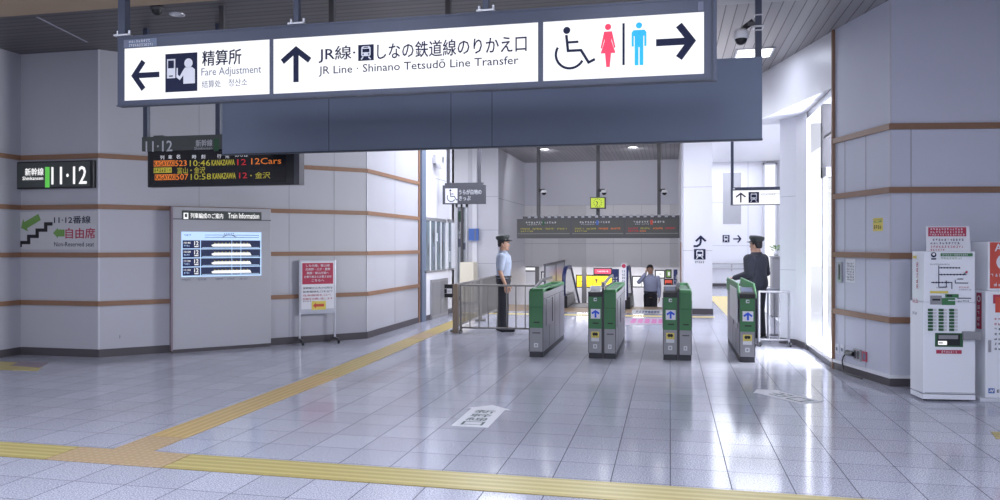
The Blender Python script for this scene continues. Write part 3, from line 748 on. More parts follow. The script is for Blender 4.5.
def rows(b):
    k = -.155
    b.glyphs(sx0+.03*w, sx0+.12*w, sz1-.1*h, sz1-.05*h, k, 'navy_scr', 5, 2); b.rect(sx0+.28*w, sx0+.97*w, sz1-.075*h, sz1-.065*h, k, 'navy_scr'); b.rect(sx0+.28*w, sx0+.97*w, sz1-.125*h, sz1-.115*h, k, 'navy_scr'); b.glyphs(sx0+.52*w, sx0+.65*w, sz1-.06*h, sz1-.02*h, k, 'navy_scr', 6, 8); b.stroke([(sx0+.5*w, sz1-.12*h), (sx0+.55*w, sz1-.07*h), (sx0+.62*w, sz1-.07*h), (sx0+.68*w, sz1-.12*h)], .008, k, 'navy_scr')
    for i, t in enumerate(('10:46', '10:58', '11:26', '11:50')):
        a = sz1-h*(.19+.2*i); c = a-h*.18
        b.rect(sx0+.015*w, sx0+.225*w, c, a, k, 'navy_scr'); b.rect(sx0+.235*w, sx0+.985*w, c, a, k, 'dark_scr')
        b.text(t, sx0+.03*w, sx0+.11*w, a-.075*h, a-.035*h, k-.002, 'lit_white', .01); b.glyphs(sx0+.03*w, sx0+.10*w, a-.14*h, a-.10*h, k-.002, 'cyan_scr', 4, i)
        b.text('12', sx0+.155*w, sx0+.205*w, a-.11*h, a-.02*h, k-.002, 'lit_white', .02); b.rect(sx0+.155*w, sx0+.205*w, a-.15*h, a-.13*h, k-.002, 'lit_white')
        b.flat([(sx0+.36*w, a-.105*h), (sx0+.40*w, a-.075*h), (sx0+.85*w, a-.075*h), (sx0+.87*w, a-.14*h), (sx0+.38*w, a-.14*h)][::-1], k-.002, 'lit_white')
        b.rect(sx0+.25*w, sx0+.97*w, a-.165*h, a-.155*h, k-.002, 'cyan_scr')
        for q in range(10): b.rect(sx0+(.40+.046*q)*w, sx0+(.41+.046*q)*w, a-.07*h, a-.05*h, k-.002, 'led_ye')
    for q in (.615, .73): b.rect(sx0+q*w, sx0+(q+.006)*w, sz0+.01*h, sz1-.18*h, k-.004, 'cyan_scr')
part_on(sc, 'printing', rows, 'rows of train silhouettes on the screen')
part_on(pn, 'caption', lambda b: [b.glyphs(a, a+.12, *(1.05, 1.087), -.154, 'pale', 6, i) for i, a in enumerate((1.06, 1.28, 1.52, 1.70, 1.88))])
# outlet on the wall
x0, x1, z0, z1 = (0.221, 0.279, 0.203, 0.339)
M['outlet_grey'] = mat('outlet grey', (.16, .16, .18), .5)
wo = thing('wall_outlet', 'small grey outlet low on the wall left of the information board', 'wall outlet', (-7.5, 9.6, z0))
MB().box(x0, x1, -.012, 0, z0, z1, M['outlet_grey']).build('cover', wo, bevel=.003); MB().box(x0+.025, x1-.025, -.016, -.01, z0+.045, z1-.045, 'steel_d').build('socket', wo)
world()

# notice stand
nx, ny = -5.56, 11.45
frame(nx, ny, 0, 40)
ns = thing('notice_stand', 'wheeled notice stand with crimson header and yellow arrow card', 'notice board', (nx, ny, 0))
hw = .285
for s in (-1, 1):
    po = MB().tube([(s*hw, 0, .06), (s*hw, 0, 1.33)], .017, 'alu').build('post', ns)
    ft = MB().bar((s*hw, -.24, .065), (s*hw, .24, .065), .035, 'steel_d').build('foot', ns)
    for yy in (-.22, .22):
        b = MB()
        b.tube([(s*hw-.015, yy, .028), (s*hw+.015, yy, .028)], .028, 'black', 12); b.build('caster', ft)
MB().box(-hw, hw, -.02, .02, .50, 1.335, 'alu').build('frame', ns); MB().box(-hw, hw, -.012, .012, .47, .52, 'alu').build('crossbar', ns)
MB().rect(-hw+.02, hw-.02,   .55, 1.315, -.022, 'paper').build('sheet', ns)
hdr = MB().rect(-hw+.035, hw-.035, .95, 1.29, -.024, 'red_n').build('header_panel', ns)
part_on(hdr, 'lettering', lambda b: [b.text(t, -a, a, 1.23-.06*i, 1.27-.06*i, -.026, 'paper', .01) for i, (t, a) in enumerate((('しなの線、飯山線', .19), ('北長野・三才・豊野', .20), ('黒姫・飯山方面へ', .18), ('お乗り換えのお客さまは', .22), ('こちらへ', .10)))])
def body(b):
    for i, (c, a) in enumerate((('ink', .24), ('ink', .24), ('red_n', .22), ('red_n', .24))): b.text(('長野駅から先の切符を', '新幹線改札口を出て', '在来線改札口へ', '移動をお願い致します')[i], -.24, a, .87-.058*i-.0, .905-.058*i, -.025, c)
    b.glyphs(-.24, -.05, .665, .69, -.025, 'pale', 7, 3)
part_on(ns, 'lettering', body)
yc = MB().rect(-.10, .13, .535, .675, -.026, 'yel_st').build('arrow_card', ns)
part_on(yc, 'arrow', lambda b: b.flat([(-.08, .605), (-.03, .555), (-.03, .585), (.10, .585), (.10, .628), (-.03, .628), (-.03, .655)], -.028, 'orange_red'), 'red arrow')
world()

# ------------------------------------------------------------------ office front fittings
frame(-4.96, 15.2, 0, 90)
x0, x1, z0, z1 = (0.322, 1.51, -0.02, 0.835)
cb = thing('steel_counter_box', 'steel cupboard under the office window at left of the railing', 'cupboard', (-4.95, 15.9, 0))
MB().box(x0, x1, -.05, -.001, max(0, z0), z1, 'steel').build('casing', cb, bevel=.006)
MB().box(x0+.03, (x0+x1)/2-.02, -.056, -.045, .08, z1-.05, 'gate_grey').build('door', cb); MB().box((x0+x1)/2+.02, x1-.03, -.056, -.045, .08, z1-.05, 'gate_grey').build('door', cb)
x, z = (0.604, 3.411)
sp = thing('wall_lamp', 'round white lamp high on the office wall above the windows', 'lamp', (-4.9, 15.2+x, z))
MB().box(x-.10, x+.10, -.09, -.001, z-.08, z+.08, 'cam_white').build('bracket', sp, bevel=.01)
b = MB(); b.prism([(x+.19*math.cos(a), z+.19*math.sin(a)) for a in [2*PI*k/20 for k in range(20)]], -.20, -.09, 'cam_white'); b.build('shell', sp, bevel=.02)
MB().disc(x, z, .09, -.203, 'steel').build('lens', sp)
world()
x0, x1, z0, z1 = (-5.007, -4.711, 0.411, 0.7)
bs = thing('counter_sign', 'small black box sign with white pictogram sticking out below the office window', 'sign', ((x0+x1)/2, 16.4, z0))
MB().box(-4.955, x1, 16.4, 16.52, z0, z1, 'black').build('box', bs, bevel=.005)
part_on(bs, 'face', lambda b: (b.rect(*(-4.914, -4.729, 0.5, 0.611), 16.397, 'paper'), b.rect(*(-4.907, -4.845, 0.506, 0.604), 16.394, 'black'), b.glyphs(*(-4.831, -4.738, 0.523, 0.59), 16.394, 'ink2', 4, 4)))
x0, x1, z0, z1 = (-5.57, -5.292, 1.707, 2.047)
bc = thing('blue_noticeboard', 'bright blue folder board hung on the white pilaster', 'notice board', ((x0+x1)/2, 21.05, z0))
b = MB().box(x0, x1, 21.03, 21.119, z0, z1, 'blue_cl'); b.build('board', bc); MB().rect(x0+.6*(x1-x0), x0+.75*(x1-x0), z0+.02, z1-.02, 21.027, 'pale').build('strip', bc)
x0, x1, z0, z1 = (-5.717, -5.322, 0.56, 1.098)
tag(MB().box(x0, x1, 20.6, 21.1, 0.0, z1, mat('cream counter', (.80, .74, .62), .5, emit=.12)).build('counter', bevel=.01), 'cream low counter beside the glazed doorway behind the railing', 'counter')  # faint emission stands in for light falling on the counter
# wheelchair sign
WY = 16.0
x0, x1, z0, z1 = (-4.829, -3.877, 2.466, 2.877)
hs = thing('hanging_sign', 'dark hanging sign with wheelchair pictogram near the office windows', 'sign', ((x0+x1)/2, WY, z0))
MB().box(x0, x1, WY, WY+.1, z0, z1, 'sign_grey').build('panel', hs, bevel=.006); MB().box(x0+.05, x1-.05, WY+.01, WY+.09, z1, z1+.05, 'sign_grey').build('top_rail', hs)
wx, wX, wz, wZ = (-4.765, -4.49, 2.491, 2.806)
part_on(hs, 'pictogram', lambda b: (b.rect(wx, wX, wz, wZ, WY-.003, 'paper'), wheelchair(b, wx+.04, wz+.03, (wZ-wz)*.85, WY-.006, 'ink')), 'white wheelchair pictogram')
part_on(hs, 'lettering', lambda b: (b.text('うらが白地の', *(-4.456, -3.955, 2.67, 2.778), WY-.003, 'grey_print', .01), b.text('きっぷ', *(-4.456, -4.199, 2.542, 2.639), WY-.003, 'grey_print', .01)))
for u in [-4.712, -4.016]: MB().box(u-.03, u+.03, WY+.02, WY+.08, z1+.05, CZ, 'sign_grey').build('hanging_post', hs)

# ------------------------------------------------------------------ gate hall: LED board, clock, cameras
HY = 20.8
M['post'] = mat('grey painted post', (.12, .12, .13), .7)
x0, x1, z0, z1 = -4.13, .25, 1.765, 2.30
lb = thing('led_display', 'wide dark LED board with three panels hanging above the stairs', 'display board', (-1.95, HY, z0))
MB().box(x0, x1, HY, HY+.25, z0, z1, 'steel_d').build('casing', lb)
b = MB().box(x0+.15, x1, HY+.05, HY+.2, z1, z1+.07, 'steel_d')
for k in range(22): b.box(x0+.3+k*.185, x0+.38+k*.185, HY+.02, HY+.2, z1+.02, z1+.09, 'steel')
b.build('top_rail', lb)
cuts = [x0]+[-2.629, -1.188]+[x1]
for i in range(3):
    a, c = cuts[i]+.03, cuts[i+1]-.03; w = c-a
    p = MB().rect(a, c, z0+.05, z1-.04, HY-.004, mat('smoky display face', (.10, .10, .095), .3)).build('display_panel', lb)
    b = MB(); r = random.Random(i)
    b.glyphs(a+.15*w, a+.75*w, z1-.13, z1-.075, HY-.008, 'paper', 12, i); b.glyphs(a+.18*w, a+.45*w, z1-.175, z1-.145, HY-.008, 'grey_print', 8, i+9)
    b.rect(a+.47*w, a+.52*w, z1-.18, z1-.05, HY-.009, ('green_d', 'blue_cl', 'orange_red')[i]); b.rect(a, c, z0+.12, z0+.13, HY-.008, 'steel')
    for q, m_ in enumerate((('led_ye', 'led_ye', 'led_ye', 'led_ye'), ('led_ye', 'led_ye', 'led_or', 'led_or'), ('led_rd', 'led_ye', 'led_or', 'led_rd'))[i]):
        b.glyphs(a+(.05+.235*q)*w, a+(.05+.235*q+.19)*w, z0+.235, z0+.285, HY-.008, m_, 7, 3*i+q)
    if i == 2: b.glyphs(a+.05*w, a+.25*w, z0+.16, z0+.215, HY-.008, 'led_rd', 6, 40); b.glyphs(a+.27*w, a+.4*w, z0+.17, z0+.21, HY-.008, 'led_or', 4, 41)
    else: b.glyphs(a+.05*w, a+.3*w, z0+.175, z0+.21, HY-.008, 'led_ye', 6, 40)
    b.build('led_lines', p)
poles = [-3.547, -1.907, -0.282]
for x in poles: MB().box(x-.045, x+.045, HY+.08, HY+.17, z1+.06, CZ, M['post']).build('hanging_post', lb)
x0, x1, z0, z1 = (-2.092, -1.684, 2.558, 2.866)
ck = thing('clock', 'square lime green clock on the middle hanging post', 'clock', ((x0+x1)/2, 20.65, z0))
MB().box(x0, x1, 20.62, 20.87, z0, z1, 'steel_d').build('case', ck, bevel=.008)
fc = MB().rect(x0+.025, x1-.025, z0+.025, z1-.025, 20.615, 'clock').build('dial', ck)
cx, cz, r_ = (x0+x1)/2, (z0+z1)/2, (z1-z0)*.38
def marks(b):
    for k in range(12):
        a = k*PI/6; b.stroke([(cx+.8*r_*math.sin(a), cz+.8*r_*math.cos(a)), (cx+r_*math.sin(a), cz+r_*math.cos(a))], .016, 20.612, 'ink')
part_on(fc, 'hour_marks', marks)
for a, l, w in ((R(-48), .5, .022), (R(200), .75, .014)): part_on(fc, 'hand', lambda b: b.stroke([(cx, cz), (cx+l*r_*math.sin(a), cz+l*r_*math.cos(a))], w, 20.609, 'ink'))
for x, (cx, cz), w in zip(poles, [(-3.341, 3.022), (-1.718, 2.997), (-0.137, 2.974)], ('left', 'middle', 'right')):
    cm = thing('security_camera', 'small white dome camera on the %s hanging post above the LED board' % w, 'camera', (cx, 20.6, cz-.05), group='cameras over the LED board')
    MB().bar((x+.045, 20.9, cz+.06), (cx-.02, 20.62, cz+.05), .075, 'black').build('bracket', cm)
    MB().lathe((cx, 20.6, cz), [(0, .06), (.06, .055), (.085, .01), (.08, -.02), (0, -.02)], 'cam_white').build('housing', cm); MB().ball((cx, 20.6, cz-.02), .065, 'black', 12, 6, lo=-90, hi=0).build('dome', cm)

# ------------------------------------------------------------------ signs right of the hall
CY = 18.027
sg2 = thing('wall_sign', 'black turning arrow and train pictogram on the white column', 'sign', (.6, CY, 1.3))
def bent(b):
    x0, x1, z0, z1 = (0.528, 0.804, 1.534, 1.785); w, h = x1-x0, z1-z0; P = lambda a, c: (x0+a*w, z0+c*h)
    b.stroke([P(0, .08), P(.3, .08), P(.52, .25), P(.58, .5), P(.58, .9)], .045, CY-.004, 'ink'); b.stroke([P(.18, .52), P(.58, .95), P(.98, .52)], .045, CY-.004, 'ink')
part_on(sg2, 'arrow', bent)
part_on(sg2, 'pictogram', lambda b: train_icon(b, *(0.539, 0.793, 1.25, 1.489), CY-.004, 'ink', 'paper', .003))
part_on(sg2, 'caption', lambda b: b.glyphs(*(0.561, 0.771, 1.163, 1.22), CY-.004, 'ink2', 5, 3))
sg3 = thing('wall_sign', 'small train pictogram with right arrow on the far white wall', 'sign', (2.2, 30.49, 1.7))
part_on(sg3, 'pictogram', lambda b: train_icon(b, *(1.973, 2.227, 1.683, 1.963), 30.485, 'ink2', 'paper', .006))
part_on(sg3, 'arrow', lambda b: arrow(b, *(2.366, 2.666, 1.675, 1.95), 'right', .05, 30.485, 'ink2'))
TY = 15.0
x0, x1, z0, z1 = (1.123, 2.013, 2.327, 2.663); x1 = 2.1
ts = thing('hanging_sign', 'white hanging sign with up arrow and train beyond the right gate', 'sign', ((x0+x1)/2, TY, z0))
b = MB().box(x0, x1, TY, TY+.1, z0, z1, 'navy'); b.build('frame', ts)
fc = MB().rect(x0+.035, x1, z0+.012, z1-.06, TY-.003, 'signwhite').build('lit_panel', ts)
part_on(fc, 'arrow', lambda b: arrow(b, *(1.213, 1.384, 2.377, 2.564), 'up', .026, TY-.006, 'ink2'))
part_on(fc, 'pictogram', lambda b: train_icon(b, *(1.437, 1.625, 2.369, 2.57), TY-.006, 'ink2', 'paper', .003))
part_on(fc, 'lettering', lambda b: b.glyphs(*(1.66, 1.996, 2.501, 2.551), TY-.006, 'grey_print', 12, 8))
part_on(ts, 'name_plate', lambda b: (b.rect(*(1.159, 1.195, 2.621, 2.651), TY-.003, 'paper'), b.glyphs(*(1.208, 1.321, 2.619, 2.649), TY-.003, 'pale', 8, 2)))
MB().box(x0, x0+.05, TY+.02, TY+.08, z1, CZ, 'navy').build('hanging_post', ts)
hr = thing('handrail', 'steel double handrail along the far white wall', 'handrail', (2, 30.4, .9))
za, zc = 0.875, 0.684
for z in (za, zc): MB().tube([(1.3, 30.38, z), (2.95, 30.38, z)], .028, 'steel', 8).build('rail', hr)
for x in (1.5, 2.3, 2.9):
    b = MB(); b.bar((x, 30.38, zc-.1), (x, 30.38, za+.02), .04, 'steel'); b.bar((x, 30.38, zc), (x, 30.5, zc), .04, 'steel'); b.build('bracket', hr)
x0, x1, z0, z1 = (2.187, 2.568, 0.176, 1.308)
gc = thing('steel_cabinet', 'grey steel cabinet standing behind the right guard', 'cabinet', ((x0+x1)/2, 17.8, 0))
MB().box(x0, x1, 17.6, 18.0, .02, z1, 'gate_grey').build('body', gc, bevel=.01); MB().box(x0+.02, x1-.02, 17.59, 17.6, .1, z1-.05, 'gate_grey').build('door', gc); MB().box(x0-.02, x1+.02, 17.58, 18.02, z1, z1+.03, 'steel').build('top', gc); MB().box(x0, x1, 17.62, 17.98, 0, .03, 'base').build('plinth', gc)
cx, _, cz = (2.226, 17.75, 1.448)
pp = thing('potted_plant', 'small green plant on top of the grey steel cabinet', 'plant', (cx+.06, 17.8, z1+.03))
MB().lathe((cx+.06, 17.8, z1+.03), [(0, 0), (.04, 0), (.055, .09), (0, .09)], 'white').build('pot', pp)
b = MB(); r = random.Random(3)
for k in range(26):
    a, q = r.uniform(0, 2*PI), r.uniform(.02, .09); p = Vector((cx+.06+q*math.cos(a), 17.8+q*math.sin(a), z1+.13+r.uniform(0, .1)))
    d = Vector((math.cos(a), math.sin(a), .6))*.05; n = Vector((-math.sin(a), math.cos(a), 0))*.02
    b.add([p, p+d+n, p+2*d, p+d-n], [(0, 1, 2, 3)], 'green_p')
b.build('foliage', pp)

# ------------------------------------------------------------------ ticket gates
GL = 2.2
def gate_column(root, x0, w, entry, side):
    """one lane half: steel body with green hood, front at y=0"""
    x1 = x0+w
    MB().box(x0+.006, x1-.006, .012, GL-.01, 0, .075, 'rubber').build('base', root)
    bd = MB().prism([(.0, .075), (GL, .075), (GL, .90), (GL-.06, .92), (.12, .92), (.0, .90)], x0, x1, 'gate_side', axis='x'); bd = bd.build('body', root, bevel=.008)
    b = MB()
    for y in (.55, 1.1, 1.65): b.box(x0-.002, x1+.002, y-.004, y+.004, .09, .82, 'steel_d')
    b.box(x0-.002, x1+.002, .03, GL-.03, .815, .823, 'steel_d'); 
    for xx in (x0, x1-.010): b.box(xx, xx+.010, -.006, .01, .08, .93, 'steel_d')
    b.build('panel_joints', bd)
    MB().box(x0+.012, x1-.012, -.004, .004, .085, .41, 'gate_grey').build('front_panel', root)
    top = .86 if entry else .93
    fp = MB().box(x0+.008, x1-.008, -.010, .004, .415, top, 'green')
    fp.box(x0+.008, x1-.008, -.0115, -.0095, .70, .705, 'green_d'); fp = fp.build('green_panel', root)
    MB().box(x0+w*.33, x1-w*.25, -.014, -.008, .485, .502, 'black').build('slot', fp)
    if entry:
        MB().prism([(-.012, .86), (.30, .86), (.30, .97), (.24, 1.0), (.03, .94), (-.012, .92)], x0+.004, x1-.004, 'black', axis='x').build('card_reader', root, bevel=.008)
        MB().add([(x0+.03, .05, .950), (x1-.03, .05, .950), (x1-.03, .22, 1.0), (x0+.03, .22, 1.0)], [(0, 1, 2, 3)], mat('blue grey reader pad', (.06, .08, .16), .5)).build('reader_pad', root)
        part_on(fp, 'mark', lambda b: (b.rect(x0+w*.40, x0+w*.62, .80, .845, -.013, 'paper'), b.rect(x0+w*.46, x0+w*.60, .812, .833, -.015, 'green')))
        ar = MB().rect(x0+w*.19, x1-w*.13, .555, .690, -.013, 'paper').build('arrow_plate', root)
        part_on(ar, 'arrow', lambda b: arrow(b, x0+w*.27, x1-w*.21, .570, .677, 'up', .026, -.016, M['arrow_blue']), 'blue arrow')
        yl = MB().rect(x0+w*.22, x1-w*.22, .29, .375, -.007, 'yel_st').build('caution_sticker', root)
        part_on(yl, 'mark', lambda b: (b.disc(x0+w*.42, .34, .024, -.009, 'black', 10), b.disc(x0+w*.58, .34, .024, -.009, 'black', 10), b.glyphs(x0+w*.26, x1-w*.26, .296, .312, -.009, 'ink', 5, 2)))
        MB().rect(x0+w*.22, x1-w*.22, .24, .288, -.0065, 'grey_print').build('label', root)
    else:
        hd = MB().prism([(-.014, .70), (.05, .70), (.05, .90), (GL-.1, .90), (GL-.1, .72), (GL+.01, .72), (GL+.01, .93), (GL-.03, .965), (GL-.26, .965), (GL-.30, .93), (.30, .92), (.24, .965), (.03, .96), (-.014, .92)], x0, x1, 'green', axis='x').build('hood', root, bevel=.016)
        for xx in (x0, x1-.022): MB().box(xx, xx+.022, .24, GL-.25, .91, .965, 'green').build('hood_rim', hd, bevel=.006)
        MB().box(x0+.022, x1-.022, .30, GL-.29, .925, .936, 'green_d').build('tray', hd)
        MB().box(x0+w*.25, x1-w*.2, -.008, -.002, .335, .352, 'steel_d').build('slot', root)
    part_on(root, 'label', lambda b: (b.rect(x0+w*.36, x0+w*.64, .14, .20, -.0065, 'grey_print'), b.rect(x0+w*.44, x0+w*.56, .155, .185, -.008, 'gate_grey')))
    for s, x in ((-1, x0), (1, x1)):
        if s in side:
            fl_ = MB().box(x+s*.0, x+s*.012, .25, .75, .42, .80, 'steel').build('flap_housing', root)
            MB().box(x+s*.010, x+s*.018, .74, .78, .44, .80, 'steel_d').build('flap', root)
M['arrow_blue'] = mat('bright blue arrow', (.02, .10, .72), .5)
def gate(label, x, y, cols, side_glass=None, seed=0):
    g = thing('ticket_gate', label, 'ticket gate', (x, y, 0), 0, 'automatic ticket gates')
    frame(x, y, 0, 0)
    if len(cols) == 2:
        gate_column(g, 0, .195, cols[0], (-1,)); gate_column(g, .215, .17, cols[1], (1,))
        MB().box(.195, .215, .02, GL-.05, 0, .98, 'steel_d').build('spine', g)
        MB().box(.185, .222, .06, .12, .72, 1.04, mat('beige post', (.46, .43, .36), .5)).build('sensor_post', g)
        sb = MB(); sb.prism([(.06, 1.0), (.12, 1.0), (1.1, 1.06), (1.9, 1.06), (1.9, 1.10), (1.05, 1.10), (.06, 1.04)], .192, .216, 'steel_d', axis='x'); sb.build('sensor_rail', g)
        MB().box(.18, .228, .03, .10, 1.0, 1.06, 'gate_grey').build('sensor_head', g)
    else:
        gate_column(g, 0, .205, cols[0], (1, -1))
        if cols[0]:
            MB().prism([(.0, .86), (.0, .93), (.25, 1.06), (GL-.1, 1.06), (GL, .95), (GL, .86)], -.016, .014, 'green', axis='x').build('hood', g, bevel=.012)
            MB().prism([(.0, .86), (.0, .93), (.25, 1.06), (GL-.1, 1.06), (GL, .95), (GL, .86)], .192, .222, 'green', axis='x').build('hood', g, bevel=.012)
            MB().prism([(.02, .52), (.02, .84), (.16, .98), (1.3, .98), (1.3, .52)], -.03, -.016, mat('white side cover', (.62, .62, .66), .35), axis='x').build('side_cover', g, bevel=.008)
        else:
            MB().prism([(.2, .93), (.25, .93), (1.1, 1.02), (2.0, 1.02), (2.0, 1.06), (1.0, 1.06)], .0, .03, 'steel_d', axis='x').build('sensor_rail', g)
    world(); return g
gate('leftmost ticket gate with plain green front and no arrow', -1.94, 10.64, (False,))
gate('double ticket gate second from left with blue arrow plate', -1.112, 10.70, (True, False))
gate('double ticket gate third from left before the middle man', -.092, 10.76, (True, False))
gate('rightmost ticket gate with white side cover beside dark jacket officer', .915, 10.77, (True,))

# ------------------------------------------------------------------ portable railings
M['pale_rail'] = mat('pale grey rail', (.24, .24, .27), .5)
def railing(label, p, q, h, n, name='guard_railing', post='rail', wheels=False):
    p, q = Vector((*p, 0)), Vector((*q, 0)); d = (q-p).normalized(); l = (q-p).length
    g = thing(name, label, 'railing', tuple((p+q)/2), math.degrees(math.atan2(d.y, d.x)), 'portable steel railings')
    frame(p.x, p.y, 0, math.degrees(math.atan2(d.y, d.x)))
    MB().tube([(0, 0, h), (l, 0, h)], .018, post, 8).build('top_rail', g); MB().tube([(0, 0, .10), (l, 0, .10)], .018, post, 8).build('bottom_rail', g)
    for x in (0, l):
        po = MB().tube([(x, 0, .0), (x, 0, h+.01)], .02, post, 10).build('post', g)
        ft = MB().bar((x, -.10, .02), (x, .10, .02), .03, post).build('foot', g)
        if wheels:
            for y in (-.09, .09): MB().tube([(x-.014, y, .04), (x+.014, y, .04)], .035, 'black', 12).build('caster', ft)
    for k in range(1, n): MB().tube([(l*k/n, 0, .10), (l*k/n, 0, h)], .011, post, 6, cap=False).build('bar', g)
    world(); return g
p0 = (-3.695, 13.268)
railing('steel railing facing the hall in front of the capped officer', (-3.66, 13.27), (-2.0, 13.36), .86, 10)
railing('steel railing running back along the left of the capped officer', (-3.80, 13.42), (-3.84, 15.4), .86, 18)
railing('farther steel railing continuing back behind the left officer', (-3.84, 15.5), (-3.92, 17.4), .87, 18)
b = MB().box(-3.80, -3.71, 13.22, 13.3, 0, .88, mat('bronze post', (.28, .22, .17), .45, metal=.4)); 
tag(b.build('railing_post', bevel=.006), 'brown square post at the near end of the left railing', 'post')
railing('pale wheeled railing beside the rightmost gate', (1.362, 12.576), (1.811, 12.615), .85, 3, post=M['pale_rail'], wheels=True)
railing('pale railing behind the right officer reaching the pillar', (1.578, 13.263), (1.899, 13.334), .85, 3, post=M['pale_rail'], wheels=True)

# ------------------------------------------------------------------ escalator, glass guard, banners, lower hall
EX = -2.6
es = thing('escalator', 'escalator with navy handrails going down behind the gates', 'escalator', (EX+.8, 20, 0))
sl = math.tan(R(30))
for s, x in ((0, EX), (1, EX+1.55)):
    prof = [(19.15, .05), (19.15, .55), (19.2, .8), (19.35, .92), (19.6, .95), (20.4, .95), (26.5, .95-6.1*sl), (26.5, .2-6.1*sl), (20.4, .05)]
    bl = MB().prism(prof, x-.02, x+.02, mat('pale balustrade glass', (.55, .58, .64), .1), axis='x').build('balustrade', es)
    rp = [(x, 19.25, .18), (x, 19.12, .35), (x, 19.10, .60), (x, 19.18, .84), (x, 19.36, .97), (x, 19.6, 1.0), (x, 20.4, 1.0), (x, 21.4, 1.0-1.0*sl), (x, 26.5, 1.0-6.1*sl)]
    MB().tube(rp, .05, 'navyrail', 10).build('handrail', bl)
    MB().prism([(19.05, 0.006), (19.05, .30), (20.4, .32), (26.5, .32-6.1*sl), (26.5, -.3-6.1*sl), (20.4, 0.006)], x-.1, x+.1, 'black', axis='x').build('skirt', bl)
b = MB()
b.box(EX+.1, EX+1.45, 19.3, 20.4, .006, .02, 'steel')
for k in range(18): b.box(EX+.1, EX+1.45, 20.4+k*.34, 20.74+k*.34, -.2*k-.4, -.2*k+.012, 'steel_d')
b.build('step', es)
gx = -2.605
gg = thing('glass_guard', 'glass guard with dark sloping top rail left of the escalator', 'guard', (gx, 18, 0))
ga, gb = (-2.62, 17.139), (-2.827, 21.907)
ga = (ga[0]-.14, ga[1]); gb = (gb[0]-.14, gb[1])
fa = math.degrees(math.atan2(gb[1]-ga[1], gb[0]-ga[0])); frame(ga[0], ga[1], 0, fa); l = math.hypot(gb[0]-ga[0], gb[1]-ga[1])
MB().box(0, l, -.01, .01, .06, 1.1, 'glass_w').build('glass_panel', gg); MB().box(-.02, l+.02, -.03, .03, 1.1, 1.15, 'steel_d').build('top_rail', gg)
for x in (0, l/2, l): MB().box(x-.025, x+.025, -.02, .02, 0, 1.1, 'steel_d').build('post', gg)
world()
def banner(label, u0, u1, z0, z1, Y, m, redtop=True, seed=1, base=True):
    t = thing('standing_banner', label, 'banner', ((u0+u1)/2, Y, 0)); c = (u0+u1)/2
    MB().box(u0, u1, Y-.01, Y+.01, z0, z1, m).build('panel', t)
    b = MB()
    if redtop: b.disc(c, z1-.06, .05, Y-.014, 'red_n', 12)
    n = int((z1-z0-.15)/.08)
    for k in range(n): b.glyphs(u0+.02, u1-.02, z0+.03+k*.08, z0+.085+k*.08, Y-.014, 'ink2' if redtop else 'paper', 2, seed+k)
    b.build('lettering', t)
    MB().tube([(c, Y+.02, .02), (c, Y+.02, z1-.02)], .009, 'alu', 8).build('pole', t); MB().lathe((c, Y+.02, 0), [(0, .03), (.06, .02), (.065, .005), (0, .005)], 'steel_d').build('base', t)
banner('narrow white vertical banner with red dot right of second gate', *(-1.15, -1.028, 0.245, 1.131), 18.8, 'paper')
banner('narrow navy banner with pale lettering behind second gate', *(-1.382, -1.212, 0.235, 0.993), 18.9, 'navy_scr', False, 5)
banner('navy banner beside the third gate right of the middle man', *(0.087, 0.18, 0.257, 0.991), 18.9, 'navy_scr', False, 8)
# lower hall light boxes
def lightbox(label, x0, x1, z0, z1, y, m, parts, name='light_box_sign'):
    t = thing(name, label, 'sign', ((x0+x1)/2, y, z0)); MB().box(x0-.04, x1+.04, y+.005, y+.12, z0-.04, z1+.04, 'black').build('case', t); MB().rect(x0, x1, z0, z1, y-.001, m).build('face', t)
    b = MB(); parts(b, x0, x1, z0, z1, y-.004); b.build('lettering', t); return t
LY = 28.5
def yl(b, x0, x1, z0, z1, y):
    w, h = x1-x0, z1-z0
    b.glyphs(x0+.06*w, x0+.36*w, z0+.10*h, z0+.25*h, y, 'ink', 9, 1); b.glyphs(x0+.06*w, x0+.30*w, z0+.4*h, z0+.55*h, y, 'ink', 5, 6); b.rect(x0+.435*w, x0+.45*w, z0, z1, y, 'black'); arrow(b, x0+.50*w, x0+.58*w, z0+.35*h, z0+.75*h, 'up', .04, y, 'ink'); b.glyphs(x0+.62*w, x0+.9*w, z0+.4*h, z0+.6*h, y, 'ink', 6, 3)
lightbox('long yellow lit sign beyond the escalator with black lettering', *(-3.378, -2.047, 0.03, 0.43), LY, 'yellow', yl)
lightbox('crimson panel on lower hall wall above the yellow sign', *(-2.728, -2.12, 0.514, 0.692), LY, 'red_n', lambda b, x0, x1, z0, z1, y: b.glyphs(x0+.1, x1-.1, z0+.06, z1-.06, y, 'paper', 8, 2))
lightbox('wide white lit timetable left of the middle man', *(-1.319, -0.725, 0.061, 0.408), LY, 'signwhite', lambda b, x0, x1, z0, z1, y: (b.glyphs(x0+.08, x0+.28, z0+.15, z0+.2, y, 'pale', 6, 2), b.rect((x0+x1)/2-.01, (x0+x1)/2+.01, z0, z1, y, 'steel_d')))
lightbox('white lit panel right of the middle man', *(-0.492, -0.207, 0.396, 0.633), LY, 'signwhite', lambda b, x0, x1, z0, z1, y: b.glyphs(x0+.05, x1-.05, z0+.08, z1-.08, y, 'pale', 4, 2))
lightbox('green lower hall exit panel near the white column', *(-0.118, 0.024, 0.417, 0.653), LY, 'green_p', lambda b, x0, x1, z0, z1, y: b.rect(x0+.05, x0+.12, z0+.05, z1-.05, y, 'paper'))
lightbox('orange strip sign low on lower hall wall near the column', *(-0.171, 0.077, 0.145, 0.308), LY, 'orange_red', lambda b, x0, x1, z0, z1, y: b.rect(x0+.02, x1-.02, z0-.0, z0+.05, y, 'black'))
x0, x1, z0, z1 = (-5.774, -5.273, 0.178, 0.633)
